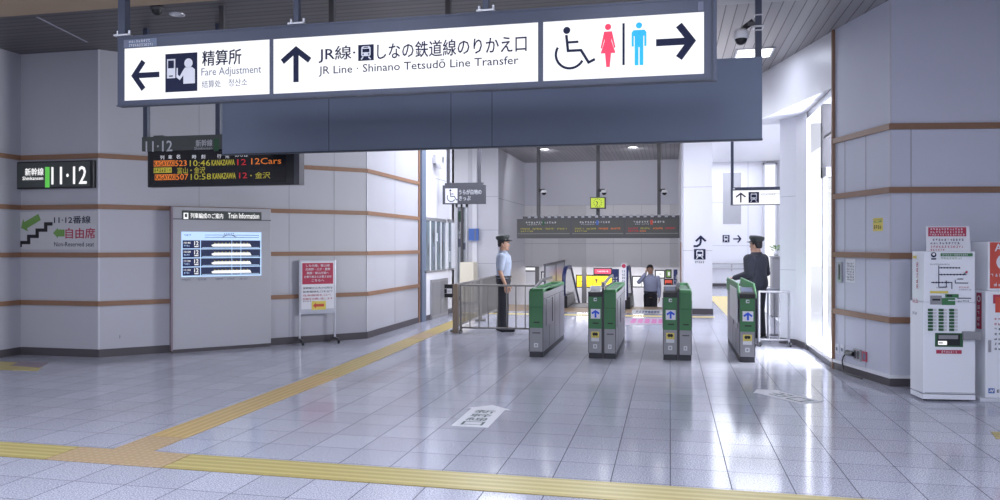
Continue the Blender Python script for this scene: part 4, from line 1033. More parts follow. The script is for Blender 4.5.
for i, (a, c) in enumerate(((536, 539), (541, 546))): pass
lightbox('white lit panel at left end of the lower hall', *(-5.388, -4.966, 0.616, 0.73), LY, 'signwhite', lambda b, x0, x1, z0, z1, y: b.rect(x0+.02, x1-.02, z0+.01, z0+.02, y, 'pale'))
lightbox('white map board on the lower hall wall left of the glass guard', *(-4.699, -4.432, 0.226, 0.546), LY, 'grey_print', lambda b, x0, x1, z0, z1, y: (b.rect(x0+.06, x1-.06, z0+.06, z1-.06, y, 'pale'), b.rect(x0+.1, x1-.1, z0+.1, z1-.1, y-.002, 'paper')))
for lab, u, w in (('dark pillar in the lower hall left of the map board', -4.804, .07), ('dark pillar in the lower hall right of the map board', -4.261, .07), ('dark pillar in the lower hall under the yellow sign', -3.063, .08)):
    p = MB().box(u-w, u+w, 28, 28.14, -3.2, 1.05, 'steel_d'); p.box(u-w-.02, u+w+.02, 27.98, 28.16, -3.2, -3.0, 'base'); tag(p.build('pillar'), lab, 'pillar')

# ------------------------------------------------------------------ right wall fittings
frame(2.05, 10.5, 0, -73.034)
def small(name, label, cat, r, d, m, extra=None):
    x0, x1, z0, z1 = r
    t = thing(name, label, cat, tuple(FRM @ Vector(((x0+x1)/2, 0, z0))))
    MB().box(x0, x1, -d, -.001, z0, z1, m).build('plate', t, bevel=.002 if d > .005 else 0)
    if extra: b = MB(); extra(b, x0, x1, z0, z1, -d-.002); b.build('printing' if d < .006 else 'socket', t)
    return t
small('wall_sticker', 'small yellow sticker on the right wall', 'sticker', (0.897, 1.093, 1.741, 1.891), .003, 'yel_st', lambda b, x0, x1, z0, z1, y: (b.rect(x0+.02, x1-.02, z0+.1, z1-.02, y, 'green_p'), b.stroke([(x0+.03, z0+.12), ((x0+x1)/2, z1-.04), (x1-.03, z0+.12), (x0+.03, z0+.12)], .015, y-.002, 'yel_st'), b.glyphs(x0+.02, x1-.02, z0+.02, z0+.07, y, 'ink', 4, 3)))
small('card_slot', 'narrow steel card plate on right wall beside the copper edge', 'plate', (0.123, 0.219, 1.115, 1.366), .02, 'steel', lambda b, x0, x1, z0, z1, y: b.rect(x0+.03, x1-.03, z0+.03, z1-.03, y, 'black'))
small('paper_notice', 'white paper notice with columns of print on right wall', 'notice', (0.3, 0.514, 1.12, 1.414), .003, 'paper', lambda b, x0, x1, z0, z1, y: [b.glyphs(x0+.02, x1-.02, z0+.02+k*.033, z0+.045+k*.033, y, 'ink2', 5, k) for k in range(int((z1-z0-.03)/.033))])
small('wall_outlet', 'first grey outlet from the copper edge, low on right wall', 'wall outlet', (0.054, 0.135, 0.204, 0.325), .012, 'white2', lambda b, x0, x1, z0, z1, y: b.rect(x0+.02, x1-.02, z0+.04, z1-.04, y, 'pale'))
small('wall_outlet', 'second grey outlet from the copper edge, just left of black plug', 'wall outlet', (0.183, 0.262, 0.21, 0.329), .012, 'white2', lambda b, x0, x1, z0, z1, y: b.rect(x0+.02, x1-.02, z0+.04, z1-.04, y, 'pale'))
t = small('wall_outlet', 'steel outlet cover with the black plug on right wall', 'wall outlet', (0.491, 0.653, 0.187, 0.326), .018, 'steel', lambda b, x0, x1, z0, z1, y: (b.rect(x0+.02, (x0+x1)/2-.01, z0+.02, z1-.02, y, 'steel_d'), b.rect((x0+x1)/2+.01, x1-.02, z0+.02, z1-.02, y, 'steel_d')))
small('wall_outlet', 'reddish outlet low on the right wall, rightmost', 'wall outlet', (0.679, 0.775, 0.199, 0.317), .012, 'red_n', lambda b, x0, x1, z0, z1, y: b.rect(x0+.02, x1-.02, z0+.02, z1-.02, y, 'pale'))
x0, x1, z0, z1 = (0.33, 0.502, 0.225, 0.287)
pl = thing('power_plug', 'black power plug and cable at the right wall outlets', 'plug', tuple(FRM @ Vector((x0, -.03, z0))))
zc = (z0+z1)/2
MB().tube([(x1+.02, -.03, zc), (x0+.05, -.03, zc), (x0, -.03, zc-.005)], [.03, .035, .014], 'black', 10).build('plug', pl)
q = [(0.342, 0.239), (0.283, 0.187), (0.26, 0.134), (0.295, 0.077), (0.365, 0.045)]
MB().tube([(q[0][0], -.03, q[0][1]), (q[1][0], -.03, q[1][1]), (q[2][0], -.03, q[2][1]), (q[3][0], -.04, max(.02, q[3][1])), (q[4][0]+.03, -.08, .012), (q[4][0]+.45, -.09, .012)], .008, 'black', 8).build('cable', pl)

# ticket machine on the right
frame(2.503, 8.502, 0, 7)
tm = thing('ticket_machine', 'white ticket machine with route map and button columns at right', 'ticket machine', (2.503, 8.502, 0), 7)
W, Hh, Dd = .505, 1.515, .30
MB().box(0, W, 0, Dd, .075, 1.0, 'white').build('lower_body', tm, bevel=.008); MB().box(.012, W, 0.004, Dd-.02, 1.0, Hh, 'white').build('upper_body', tm, bevel=.008)
MB().box(.0, W, .002, Dd-.01, .02, .069, 'white').build('plinth', tm)
b = MB()
for x in (.05, W-.05): b.tube([(x, .06, 0), (x, .06, .02)], .02, 'steel_d', 8)
b.build('foot', tm)
k = -.004
hb = MB().rect(*(0.169, 0.476, 1.466, 1.497), k, 'green').build('header_band', tm)
part_on(hb, 'lettering', lambda b: b.glyphs(*(0.184, 0.433, 1.472, 1.491), k-.002, 'paper', 14, 3))
part_on(tm, 'logo', lambda b: (b.disc(*(0.102, 1.481), .026, k, 'ink', 16), b.disc(*(0.102, 1.486), .014, k-.002, 'paper', 12), b.rect(*(0.078, 0.126, 1.433, 1.446), k, 'ink2')))
part_on(tm, 'lettering', lambda b: (b.glyphs(*(0.169, 0.376, 1.437, 1.457), k, 'green_p', 14, 5), b.glyphs(*(0.068, 0.261, 1.378, 1.392), k, 'ink', 16, 6), b.glyphs(*(0.347, 0.443, 1.144, 1.162), k, 'red_n', 9, 7), b.glyphs(*(0.347, 0.462, 1.123, 1.137), k, 'pale', 9, 9), b.glyphs(*(0.126, 0.222, 1.142, 1.156), k, 'pale', 7, 8)))
def route(b):
    for pts in [[(0.15, 1.349), (0.357, 1.35)], [(0.15, 1.282), (0.414, 1.283)], [(0.078, 1.202), (0.28, 1.202)], [(0.15, 1.373), (0.15, 1.155)], [(0.15, 1.155), (0.232, 1.156)], [(0.222, 1.221), (0.222, 1.156)], [(0.275, 1.207), (0.275, 1.136)], [(0.309, 1.227), (0.309, 1.197), (0.433, 1.197)], [(0.395, 1.288), (0.424, 1.318)], [(0.328, 1.237), (0.385, 1.237)]]: b.stroke(pts, .008, k, 'ink2')
    for x, z in [(0.174, 1.35), (0.203, 1.35), (0.232, 1.35), (0.261, 1.35), (0.289, 1.35), (0.318, 1.35), (0.347, 1.35), (0.174, 1.282), (0.205, 1.282), (0.236, 1.282), (0.266, 1.282), (0.297, 1.282), (0.328, 1.282), (0.358, 1.283), (0.389, 1.283), (0.097, 1.202), (0.126, 1.202), (0.155, 1.202), (0.184, 1.202), (0.213, 1.202), (0.241, 1.202)]: b.disc(x, z, .008, k-.002, 'ink', 8)
    b.disc(*(0.417, 1.308), .012, k-.002, 'red_n', 8)
part_on(tm, 'route_map', route)
part_on(tm, 'yellow_note', lambda b: b.rect(*(0.068, 0.241, 1.092, 1.115), k, 'yel_st'))
def grn(b):
    b.rect(*(0.068, 0.179, 0.978, 1.069), k, 'gate_grey'); b.rect(*(0.088, 0.165, 1.018, 1.036), k-.002, 'black'); b.rect(*(0.179, 0.309, 0.974, 1.045), k, 'green'); b.rect(*(0.213, 0.342, 1.05, 1.085), k, 'green'); b.rect(*(0.227, 0.28, 1.059, 1.077), k-.002, 'black'); b.glyphs(*(0.318, 0.443, 1.005, 1.026), k, 'ink2', 8, 2); b.rect(*(0.241, 0.376, 1.017, 1.025), k-.002, 'paper'); b.rect(*(0.328, 0.462, 1.04, 1.048), k, 'ink2')
part_on(tm, 'coin_panel', grn)
bt0, bt1, bt2 = [[0.047, 0.091, 0.14], [0.15, 0.194, 0.242], [0.251, 0.295, 0.343]]
za, zc = 0.94, 0.708
for c in (bt0, bt1, bt2):
    for i in range(7):
        z = za+(zc-za)*(i+.85)/7; h = (za-zc)/7*.72
        bn = MB().box(c[0], c[1], -.012, 0, z, z+h, 'green_d').build('button', tm); MB().rect(c[1]+.004, c[2]-.01, z, z+h, k, 'grey_print').build('button_label', tm)
sx0, sx1, sz0, sz1 = (0.116, 0.383, 0.552, 0.691)
tr = MB().box(sx0, sx1, -.006, .0, sz0, sz1, 'green_d'); tr = tr.build('ticket_tray', tm)
part_on(tr, 'recess', lambda b: (b.rect(sx0+.02, sx1-.03, sz0+.015, sz1-.012, -.009, 'black'), b.rect(sx0+.03, sx1-.05, (sz0+sz1)/2+.01, sz1-.02, -.011, 'gate_grey'), b.rect(sx0+.025, sx0+.11, sz0+.02, (sz0+sz1)/2-.01, -.012, 'lit_white'), b.rect(sx0+.03, sx0+.07, sz0+.035, sz0+.045, -.014, 'ink')))
rl = MB().rect(*(0.126, 0.371, 0.483, 0.52), k, 'red_n').build('red_label', tm)
part_on(rl, 'lettering', lambda b: b.glyphs(*(0.174, 0.328, 0.489, 0.514), k-.002, 'paper', 7, 3))
MB().box(.02, W-.01, -.003, .0, .085, .09, 'steel').build('groove', tm)
# side lettering: the left side plane
frame(2.503, 8.502, 0, 7-90)
vt = MB()
for i in range(5): vt.glyphs(-.165, -.105, 1.13+.056*i, 1.178+.056*i, .003, 'red_n', 1, i+3)
vt.build('red_side_lettering', tm)
vt = MB(); vt.glyphs(-.23, -.10, .98, 1.03, -.003, 'red_n', 5, 4); vt.glyphs(-.23, -.13, .86, .89, -.003, 'ink2', 5, 7); vt.build('side_lettering', tm)
MB().rect(-.24, -.16, 1.44, 1.47, .004, 'yel_st').build('yellow_tag', tm)
frame(2.503, 8.502, 0, 7)
x0, x1, z0, z1 = (0.078, 0.496, 1.508, 1.771)
pn = thing('paper_notice', 'white notice with crimson heading standing on top of the ticket machine', 'notice', tuple(FRM @ Vector((.25, .1, Hh))))
MB().prism([(x0, Hh+.001), (x1+.01, Hh+.001), (x1-.004, z1), (x0-.004, z1)], .098, .103, 'paper').build('sheet', pn)
part_on(pn, 'heading', lambda b: b.rect(*(0.093, 0.462, 1.669, 1.761), .095, 'red_n'))
part_on(pn, 'lettering', lambda b: [b.glyphs(*r, .093, m_, n, i) for i, (r, m_, n) in enumerate((((0.112, 0.433, 1.729, 1.752), 'paper', 12), ((0.112, 0.433, 1.701, 1.721), 'paper', 12), ((0.103, 0.453, 1.676, 1.695), 'paper', 14), ((0.132, 0.443, 1.621, 1.646), 'ink2', 11), ((0.112, 0.404, 1.587, 1.611), 'ink2', 10), ((0.112, 0.443, 1.551, 1.574), 'red_n', 12), ((0.112, 0.259, 1.519, 1.541), 'red_n', 6)))])
x0, x1, z0, z1 = (0.369, 0.523, 0.627, 0.712)
tag(MB().box(x0, x1+.02, -.045, -.012, z0, z1, 'gate_grey').build('document_box', bevel=.004), 'small grey box fixed between the two machines', 'box')
# second machine at the right edge
vx, vy = [3.112, 8.611]
frame(vx, vy, 0, 7)
vm = thing('vending_machine', 'white machine with orange-red poster cut by the right edge', 'vending machine', (vx, vy, 0), 7)
Wv = .75
MB().box(-.06, Wv+.05, -.02, .42, 0, .035, 'white2').build('base_plate', vm, bevel=.004)
MB().box(.0, Wv, .0, .40, .035, 1.115, 'white').build('lower_body', vm, bevel=.01)
MB().box(.04, Wv, .03, .36, 1.115, 1.615, 'white').build('upper_body', vm, bevel=.01)
zt_ = 1.607; zb_ = 1.141
rp = MB().rect(.055, Wv-.03, zb_, zt_, .026, 'orange_red').build('poster', vm)
part_on(rp, 'printing', lambda b: (b.text('A', .10, .17, zt_-.09, zt_-.015, .023, 'paper', .02), b.disc(.20, zt_-.20, .085, .023, 'paper', 20), b.glyphs(.06, .30, zb_+.115, zb_+.15, .023, 'paper', 6, 2), b.glyphs(.09, .35, zb_+.02, zb_+.06, .023, 'paper', 6, 4)))
part_on(vm, 'display_window', lambda b: (b.rect(.07, Wv-.05, .99, 1.08, -.004, 'red_n'), b.rect(.09, Wv-.08, .90, 1.06, -.006, 'orange_red')))
part_on(vm, 'lettering', lambda b: [b.glyphs(.08, .3, .82-.05*i, .845-.05*i, -.004, 'red_n' if i < 2 else 'ink2', 6, i) for i in range(7)])
MB().box(.025, .05, -.008, 0, .50, .62, 'steel').build('coin_slot', vm)
part_on(vm, 'logo', lambda b: (b.rect(.025, .085, .085, .135, -.004, 'blue_cl'), b.stroke([(.035, .10), (.05, .12), (.06, .10), (.075, .125)], .01, -.006, 'paper'), b.glyphs(.10, .3, .09, .125, -.004, 'ink2', 5, 3)))
frame(vx, vy, 0, 7-90)
b = MB(); b.rect(-.17, -.07, .72, 1.09, -.003, 'red_n'); b.disc(-.12, 1.03, .035, -.005, 'paper', 14); b.disc(-.12, 1.03, .02, -.006, 'red_n', 14)
for i in range(4): b.glyphs(-.155, -.085, .74+.06*i, .785+.06*i, -.005, 'paper', 1, i)
b.build('red_side_strip', vm)
world()
paving('short yellow tactile strip at right edge before the machines', [(2.649, 7.217), (6.0, 7.25), (6.0, 6.9), (2.594, 6.965)], 'tact_y')

# ------------------------------------------------------------------ people
def skin_over(name, mb, parent, m, voxel=.009, smooth=2, label=None):
    """the overlapping shapes of MB become one continuous surface"""
    me = bpy.data.meshes.new(name); me.from_pydata([tuple(v) for v in mb.v], [], mb.f); me.update()
    o = bpy.data.objects.new(name, me); COL.objects.link(o)
    r = o.modifiers.new('r', 'REMESH'); r.mode = 'VOXEL'; r.voxel_size = voxel
    if smooth: q = o.modifiers.new('s', 'SMOOTH'); q.iterations = smooth; q.factor = .5
    bpy.context.view_layer.update()
    dg = bpy.context.evaluated_depsgraph_get()
    new = bpy.data.meshes.new_from_object(o.evaluated_get(dg))
    bpy.data.objects.remove(o); bpy.data.meshes.remove(me)
    inv = base_of(parent).inverted(); new.transform(inv); new.name = name
    new.materials.clear(); new.materials.append(M[m]); new.polygons.foreach_set('use_smooth', [True]*len(new.polygons)); new.polygons.foreach_set('material_index', [0]*len(new.polygons))
    n = bpy.data.objects.new(name, new); COL.objects.link(n); n.parent = parent
    if label: n['label'] = label
    return n
def loft(mb, secs, n=20):                                    # (z, rx, ry, cx, cy) ellipses, closed
    v = []
    for z, rx, ry, cx, cy in secs:
        v += [(cx+rx*math.cos(2*PI*k/n), cy+ry*math.sin(2*PI*k/n), z) for k in range(n)]
    q = [(i*n+k, i*n+(k+1) % n, (i+1)*n+(k+1) % n, (i+1)*n+k) for i in range(len(secs)-1) for k in range(n)]
    mb.add(v, q+[tuple(reversed(range(n))), tuple(range(len(v)-n, len(v)))], 'skin')
def limb(mb, pts, rs, n=12):
    P = [pts[0]]; r = [rs[0]]
    for i in range(1, len(pts)):
        for t in (.25, .5, .75, 1):
            P.append(tuple(Vector(pts[i-1]).lerp(Vector(pts[i]), t))); r.append(rs[i-1]+(rs[i]-rs[i-1])*t)
    mb.tube(P, r, 'skin', n)
    for p, q in ((pts[0], rs[0]), (pts[-1], rs[-1])): mb.ball(p, q*.98, 'skin', 10, 6)
    for p, q in zip(pts[1:-1], rs[1:-1]): mb.ball(p, q*1.0, 'skin', 10, 6)
def hand(mb, wrist, d, w, curl=.5, thumb=1):
    """palm, four unequal bent fingers and a thumb; d along the fingers, w across towards the thumb"""
    d = Vector(d).normalized(); w = (Vector(w)-d*Vector(w).dot(d)).normalized(); nrm = d.cross(w)*thumb; o = Vector(wrist)
    for t in (-.027, -.009, .009, .027): limb(mb, [tuple(o+d*.01+w*t*.6), tuple(o+d*.085+w*t)], [.014, .013], 8)
    for t, l in ((.030, .070), (.010, .080), (-.010, .074), (-.030, .058)):
        a = o+d*.085+w*t; b = a+(d*math.cos(curl*.5)+nrm*math.sin(curl*.5))*l*.45
        c = b+(d*math.cos(curl*1.3)+nrm*math.sin(curl*1.3))*l*.33; e = c+(d*math.cos(curl*2)+nrm*math.sin(curl*2))*l*.24
        limb(mb, [tuple(a), tuple(b), tuple(c), tuple(e)], [.0105, .0095, .0088, .0075], 8)
    a = o+d*.025+w*.024; b = a+(d*.55+w*.7+nrm*.3).normalized()*.035; c = b+(d*.9+w*.25+nrm*.35).normalized()*.032; e = c+(d*1+nrm*.3).normalized()*.02
    limb(mb, [tuple(a), tuple(b), tuple(c), tuple(e)], [.013, .0115, .0105, .009], 8)

def person(label, loc, deg, s, arms, legs, outfit, head=(0, 0, 0), group=None, wide=1.0):
    global FRM
    p = thing('person', label, 'person', loc, deg)
    BASE = Matrix.Translation(loc) @ Matrix.Rotation(R(deg), 4, 'Z') @ Matrix.Diagonal((s*wide, s*wide, s, 1)).to_4x4()
    NK = Vector((0, .01, 1.47))
    HEADM = Matrix.Translation(loc) @ Matrix.Rotation(R(deg), 4, 'Z') @ Matrix.Diagonal((s*1.03, s*1.03, s, 1)).to_4x4() @ Matrix.Translation(NK) @ Matrix.Rotation(R(head[0]), 4, 'Z') @ Matrix.Rotation(R(head[1]), 4, 'X') @ Matrix.Rotation(R(head[2]), 4, 'Y') @ Matrix.Translation(-NK)
    FRM = BASE; b = MB()
    TOR = [(.84, .13, .095, 0, .0), (.90, .160, .115, 0, .0), (.97, .160, .115, 0, 0), (1.06, .142, .102, 0, 0), (1.16, .155, .112, 0, -.005), (1.27, .175, .118, 0, -.005), (1.36, .172, .105, 0, 0), (1.41, .13, .085, 0, .005), (1.445, .07, .065, 0, .01), (1.50, .056, .058, 0, .005), (1.54, .054, .056, 0, 0)]
    loft(b, TOR)
    for sd, (sh, el, wr, d, w, curl) in zip((-1, 1), arms):
        limb(b, [sh, el, wr], [.050, .038, .026])
        hand(b, wr, d, w, curl, sd)
    for hp, kn, an, fd in legs:
        limb(b, [hp, kn, an], [.082, .056, .038]); limb(b, [an, (an[0]+fd[0]*.15, an[1]+fd[1]*.15, an[2]-.055)], [.036, .03])
    FRM = HEADM
    loft(b, [(1.478, .025, .03, 0, -.055), (1.49, .042, .05, 0, -.045), (1.52, .057, .074, 0, -.022), (1.56, .067, .088, 0, -.006), (1.60, .073, .096, 0, 0), (1.65, .075, .098, 0, .003), (1.685, .064, .084, 0, .006), (1.708, .04, .052, 0, .006), (1.715, .012, .02, 0, .006)])
    limb(b, [(0, -.088, 1.612), (0, -.108, 1.572)], [.010, .015], 8)
    b.ball((0, -.080, 1.528), .022, 'skin', 10, 6, (1.1, .7, .45)); b.ball((0, -.078, 1.497), .02, 'skin', 10, 6)
    for sd in (-1, 1): b.ball((sd*.076, .008, 1.590), .032, 'skin', 10, 6, (.35, .62, 1)); b.ball((sd*.03, -.083, 1.628), .02, 'skin', 8, 6, (1.2, .5, .4))
    bo = skin_over('body', b, p, 'skin', .0075, 2)
    for sd in (-1, 1):
        MB().ball((sd*.030, -.086, 1.605), .012, 'eye', 10, 6).ball((sd*.030, -.0955, 1.605), .006, 'black', 8, 5).build('eye', bo)
    MB().ball((0, -.0955, 1.527), .02, 'red_lip', 10, 6, (1.1, .3, .3)).build('mouth', bo)
    bw = MB()
    for sd in (-1, 1): bw.tube([(sd*.014, -.097, 1.628), (sd*.032, -.096, 1.634), (sd*.05, -.083, 1.628)], .005, 'hair', 6)
    bw.build('eyebrows', bo)
    h = MB()
    loft(h, [(1.545, .05, .045, 0, .055), (1.58, .072, .06, 0, .045), (1.62, .083, .075, 0, .032), (1.66, .085, .098, 0, .012), (1.70, .074, .094, 0, .008), (1.73, .045, .06, 0, .008), (1.737, .015, .02, 0, .008)])
    for sd in (-1, 1): limb(h, [(sd*.074, -.012, 1.64), (sd*.076, -.010, 1.60)], [.014, .009], 8)
    if not outfit['cap']: limb(h, [(-.05, -.07, 1.69), (.0, -.088, 1.688), (.05, -.07, 1.69)], [.02, .022, .02], 8)
    skin_over('hair', h, p, 'hair', .008, 1)
    if outfit['cap']:
        FRM = HEADM @ Matrix.Translation((0, .005, 1.66)) @ Matrix.Rotation(R(-9), 4, 'X') @ Matrix.Translation((0, -.005, -1.66))
        c = MB(); c.lathe((0, .005, 1.655), [(.0, 0), (.090, 0), (.100, .022), (.122, .050), (.126, .084), (.112, .103), (.06, .111), (0, .112)], outfit['cap'], 24)
        cp = c.build('cap', p)
        MB().lathe((0, .005, 1.657), [(.0965, .0), (.0985, .018), (.0985, .034), (.0965, .036)], 'gold' if outfit.get('band') else 'black', 24).build('band', cp)
        v = MB(); A = [R(200+k*14) for k in range(11)]
        vv = [(.095*math.cos(a), .005+.095*math.sin(a), 1.662) for a in A]+[(.105*math.cos(a), .005+.182*math.sin(a)*(1 if abs(math.cos(a)) < .9 else .9), 1.632+.01*abs(math.cos(a))) for a in A]
        v.add(vv, [(k, k+1, k+12, k+11) for k in range(10)], 'black'); v.add([(x, y, z-.008) for x, y, z in vv], [(k+11, k+12, k+1, k) for k in range(10)], 'black'); v.build('visor', cp)
        MB().ball((0, -.098, 1.70), .016, 'gold', 8, 6).build('badge', cp)
    FRM = BASE
    # trousers, shoes
    t = MB(); loft(t, [(.86, .150, .115, 0, 0), (.92, .172, .128, 0, 0), (.99, .166, .122, 0, 0), (1.03, .152, .112, 0, 0)])
    for hp, kn, an, fd in legs: limb(t, [hp, kn, (an[0], an[1], an[2]-.03)], [.104, .085, .078])
    skin_over('trousers', t, p, outfit['legs'], .011, 2)
    FRM = BASE
    for hp, kn, an, fd in legs:
        q = MB(); a = Vector((an[0], an[1], 0)); f_ = Vector((fd[0], fd[1], 0)); z0 = an[2]-.09
        limb(q, [tuple(a-f_*.05+Vector((0, 0, z0+.045))), tuple(a+f_*.08+Vector((0, 0, z0+.042))), tuple(a+f_*.17+Vector((0, 0, z0+.034)))], [.044, .045, .033]); q.ball(tuple(a+Vector((0, 0, z0+.08))), .046, 'black', 10, 6)
        o = skin_over('shoe', q, p, 'black', .010, 1)
    # shirt or jacket
    t = MB(); lo = outfit['hem']; e = .014 if outfit['long'] == 1 else .016
    T2 = [(z, (rx+e+(.012 if z < 1.12 else .0))*(1.12 if outfit['jacket'] else 1.05), ry+e+(.01 if z < 1.12 and outfit['jacket'] else 0), cx, cy) for z, rx, ry, cx, cy in TOR if lo < z < 1.42]
    T2 = [(lo, T2[0][1]+.004, T2[0][2]+.004, 0, 0)]+T2+[(1.435, .088, .082, 0, .01), (1.462, .068, .070, 0, .01)]
    loft(t, T2)
    for sh, el, wr, d, w, curl in arms:
        if outfit['long']: limb(t, [sh, el, tuple(Vector(el).lerp(Vector(wr), .93))], [.078, .066, .048] if outfit['jacket'] else [.068, .056, .042])
        else: limb(t, [sh, tuple(Vector(sh).lerp(Vector(el), .78))], [.068, .062])
    so = skin_over('jacket' if outfit['jacket'] else 'shirt', t, p, outfit['top'], .011, 2)
    FRM = BASE
    cl = MB(); cl.lathe((0, .008, 1.445), [(.082, 0), (.066, .035), (.060, .035), (.07, 0)], outfit['top'], 18); cl.build('collar', so)
    if not outfit['jacket']:
        bl = MB(); n = 24; v = [(1.0*(.182 if lo > .95 else .178)*math.cos(2*PI*k/n), .138*math.sin(2*PI*k/n), z) for z in (.985, 1.02) for k in range(n)]
        bl.add(v, [(k, (k+1) % n, n+(k+1) % n, n+k) for k in range(n)], 'black', True); bl.build('belt', p)
        bt = MB()
        for k in range(6): bt.ball((0, -.131+(.012 if k > 3 else 0)-(.0 if k else -.008), 1.08+.06*k), .007, 'grey_print', 6, 4)
        bt.build('buttons', so)
    world(); return p
M['red_lip'] = mat('lip', (.30, .12, .10), .5)
ST = [((-.085, 0, .90), (-.09, -.012, .48), (-.09, .012, .09), (-.12, -.99)), ((.085, 0, .90), (.09, -.012, .48), (.09, .012, .09), (.12, -.99))]
hangR = ((-.195, .0, 1.375), (-.235, .02, 1.10), (-.225, -.07, .86), (.0, -.2, -1), (0, -1, 0), .45)
hangL = ((.195, .0, 1.375), (.235, .03, 1.10), (.225, -.04, .86), (.0, -.12, -1), (0, -1, 0), .45)
x, y = -2.976, 13.72
person('person in peaked cap and pale short-sleeved shirt standing behind the left railing', (x, y, 0), 93, 1.0, (hangR, hangL),
       [((-.085, 0, .90), (-.09, -.02, .48), (-.09, -.02, .09), (-.1, -.99)), ((.085, 0, .90), (.09, .03, .48), (.09, .06, .09), (.15, -.99))],
       dict(cap='cap', legs='trousers', top='shirt', long=0, jacket=False, hem=.97), wide=1.08)
x, y = 1.44, 13.75
fw = lambda s_: ((s_*.195, .0, 1.375), (s_*.24, .02, 1.11), (s_*.17, -.22, 1.03), (-s_*.3, -1, -.12), (-s_*1, -.2, .25), .5)
person('person in dark jacket and peaked cap standing at the right gate, seen from behind', (x, y, 0), -122, .985, (fw(-1), fw(1)), ST,
       dict(cap='cap', legs='trousers', top='jacket', long=2, jacket=True, hem=.80, band=False), head=(-4, 0, 0), wide=1.3)
x, y = -0.506, 20.95
person('person in lavender shirt on the stairs with one hand raised to the head', (x, y, -.68), 6, 1.0,
       (((-.185, .0, 1.385), (-.315, -.12, 1.27), (-.135, -.09, 1.50), (.35, .1, .9), (0, -.6, .6), .5), hangL), ST,
       dict(cap=None, legs='trousers', top='shirt2', long=2, jacket=False, hem=.97), head=(4, 4, -4))

# ------------------------------------------------------------------ ceiling lamps and other light
def area(name, loc, sx, sy, power, col=(1, 1, 1), rot=(0, 0, 0), parent=None):
    l = bpy.data.lights.new(name, 'AREA'); l.shape = 'RECTANGLE'; l.size = sx; l.size_y = sy; l.energy = power; l.color = col
    o = bpy.data.objects.new(name, l); COL.objects.link(o)
    o.location = loc if parent is None else tuple(Vector(loc)-parent.location); o.rotation_euler = rot
    if parent: o.parent = parent
    return o
def panel_light(label, x, y, z, s, power, col, group=None, m='lamp', sy=None):
    sy = sy or s
    t = thing('ceiling_light', label, 'ceiling light', (x, y, z), group=group)
    MB().box(x-s/2-.03, x+s/2+.03, y-sy/2-.03, y+sy/2+.03, z-.015, z+.0, 'alu').build('frame', t)
    MB().box(x-s/2, x+s/2, y-sy/2, y+sy/2, z-.02, z-.0155, m).build('diffuser', t)
    if power: area('lamp', (x, y, z-.03), s, sy, power, col, parent=t)
    return t
COOL = (.72, .80, 1)
x, y = [1.174, 11.469]
panel_light('square lit ceiling panel above the right end of the box', x, y, CZ, .46, 6, COOL)
for gx_ in (-6.0, -3.2, -.4, 2.4):
    for gy in (-2.0, .6, 3.2):
        panel_light('added fill panel in the near ceiling, unseen above the front of the hall', gx_, gy, 4.27, 1.2, P_NEAR, COOL, 'added near ceiling fill panels')  # added panels out of view, put in to brighten the front of the hall
M['rowlamp'] = mat('bright downlight glass', (1, 1, 1), .5, emit=14.)
def downlight(label, x, y, z, r, power, col, group=None, lens='downlamp'):
    t = thing('downlight', label, 'downlight', (x, y, z), group=group)
    MB().lathe((x, y, z), [(r+.03, 0), (r+.03, -.012), (r, -.012), (r, -.002)], 'alu', 20).build('rim', t); MB().lathe((x, y, z), [(0, -.006), (r, -.006)], lens, 20).build('lens', t)
    if power: area('lamp', (x, y, z-.03), r*2, r*2, power, col, parent=t)
def washer(x, y):
    s_ = bpy.data.lights.new('downlight_beam', 'SPOT'); s_.energy = 95; s_.spot_size = R(140); s_.spot_blend = .6; s_.shadow_soft_size = .12; s_.color = (.93, .94, 1)
    o = bpy.data.objects.new('downlight_beam', s_); COL.objects.link(o); o.location = (x, y, CZ-.05)
    o.rotation_euler = Vector((0, 1, -.75)).to_track_quat('-Z', 'Y').to_euler()
for (x, y), w in zip([(-3.505, 21.698), (-1.009, 21.793)], ('left', 'right')): downlight('oval %s downlight in the gate hall ceiling' % w, x, y, CZ, .13, 0, (.9, .92, 1)); washer(x, y)
for i, (x, y) in enumerate([(-4.449, 19.465), (-3.126, 19.759), (-1.675, 20.08), (-0.275, 20.391)]): downlight('downlight in the row across the gate hall ceiling before the LED board', x, y, CZ, .12, 0, (.9, .92, 1), 'downlights over the gates', 'rowlamp')
x, y = [-5.728, 8.071]
downlight('small downlight in the dark slatted ceiling at upper left', x, y, CZ, .06, 0, COOL, lens='grey_print')
x, y = [-5.761, 7.751]
cm = thing('security_camera', 'dark dome camera on the slatted ceiling at upper left', 'camera', (x, y, CZ-.1))
MB().lathe((x, y, CZ), [(0, 0), (.075, 0), (.075, -.05), (0, -.05)], 'steel_d').build('housing', cm); MB().ball((x, y, CZ-.05), .06, 'black', 12, 6, lo=-90, hi=0).build('dome', cm)
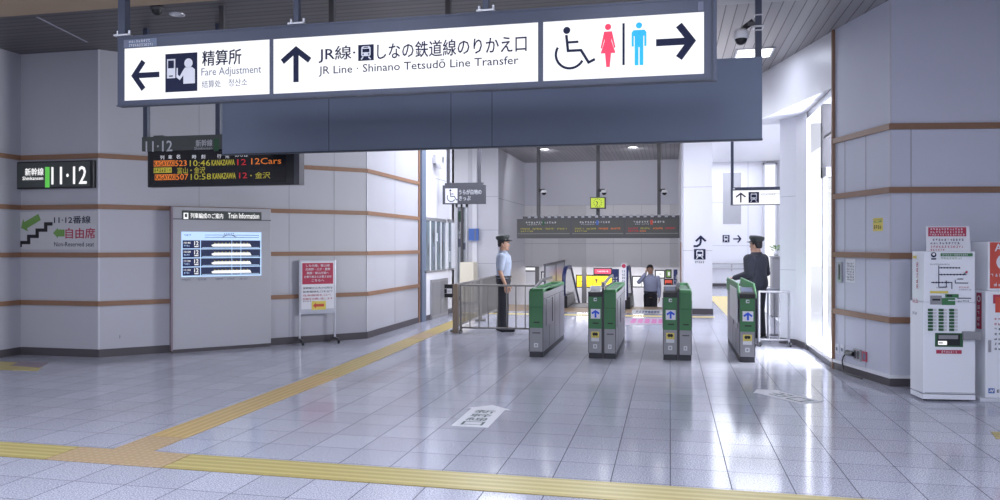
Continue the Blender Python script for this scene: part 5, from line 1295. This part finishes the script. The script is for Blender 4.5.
for gx_, gy in ((-3.6, 14.2), (-1.2, 14.2), (-3.6, 16.0), (-1.2, 16.0)): panel_light('added fill panel in the gate hall ceiling, unseen above the ticket gates', gx_, gy, CZ, 1.0, P_GATE, (.84, .88, 1), 'added gate hall fill panels')  # added fill lamps in panel form, out of view, to light the gate hall
area('passage_light', (2.0, 24.0, 4.72), 2.6, 12, P_PASS*.9, (.86, .9, 1)); area('passage_light', (1.1, 15.8, 4.28), 1.0, 1.2, P_PASS*.14, (.86, .9, 1))
area('office_light', (-6.4, 18.3, 4.2), 1.6, 1.2, 60, (.9, .92, 1))
area('concourse_light', (-2.5, 27.5, 1.0), 4, 2, 170, (1, .98, .97))
# daylight through the side entrance, added spot for a soft glow on the header
area('entrance_light', (3.6, 11.4, 2.2), 2.6, 3.0, P_ENT, (.95, .97, 1), (0, R(90), 0))
s_ = bpy.data.lights.new('header_glow', 'SPOT'); s_.energy = 4; s_.spot_size = R(130); s_.spot_blend = 1; s_.shadow_soft_size = .1; s_.color = (.92, .95, 1)
so = bpy.data.objects.new('header_glow', s_); COL.objects.link(so); so.location = (.8, 11.5, 4.1)
so.rotation_euler = (Vector((1.9, 11.8, 3.9))-Vector(so.location)).to_track_quat('-Z', 'Y').to_euler()

w = bpy.data.worlds.new('World'); SC.world = w; w.use_nodes = True
bg = w.node_tree.nodes['Background']; bg.inputs[0].default_value = (.95, .97, 1, 1); bg.inputs[1].default_value = P_WORLD

cam = bpy.data.cameras.new('camera'); cam.sensor_fit = 'HORIZONTAL'; cam.sensor_width = 36; cam.lens = 27.576; cam.shift_y = -.005; cam.clip_end = 200
co = bpy.data.objects.new('camera', cam); COL.objects.link(co); co.location = (0, 0, 1.58); co.rotation_euler = (R(90), 0, R(12.5)); SC.camera = co
SC.view_settings.view_transform = 'Standard'; SC.view_settings.look = 'None'; SC.view_settings.exposure = 0; SC.view_settings.gamma = 1
SC.cycles.max_bounces = 6; SC.cycles.diffuse_bounces = 3; SC.cycles.glossy_bounces = 3; SC.cycles.transparent_max_bounces = 8
SC.cycles.use_denoising = True; SC.cycles.caustics_reflective = False; SC.cycles.caustics_refractive = False; SC.cycles.sample_clamp_indirect = 6
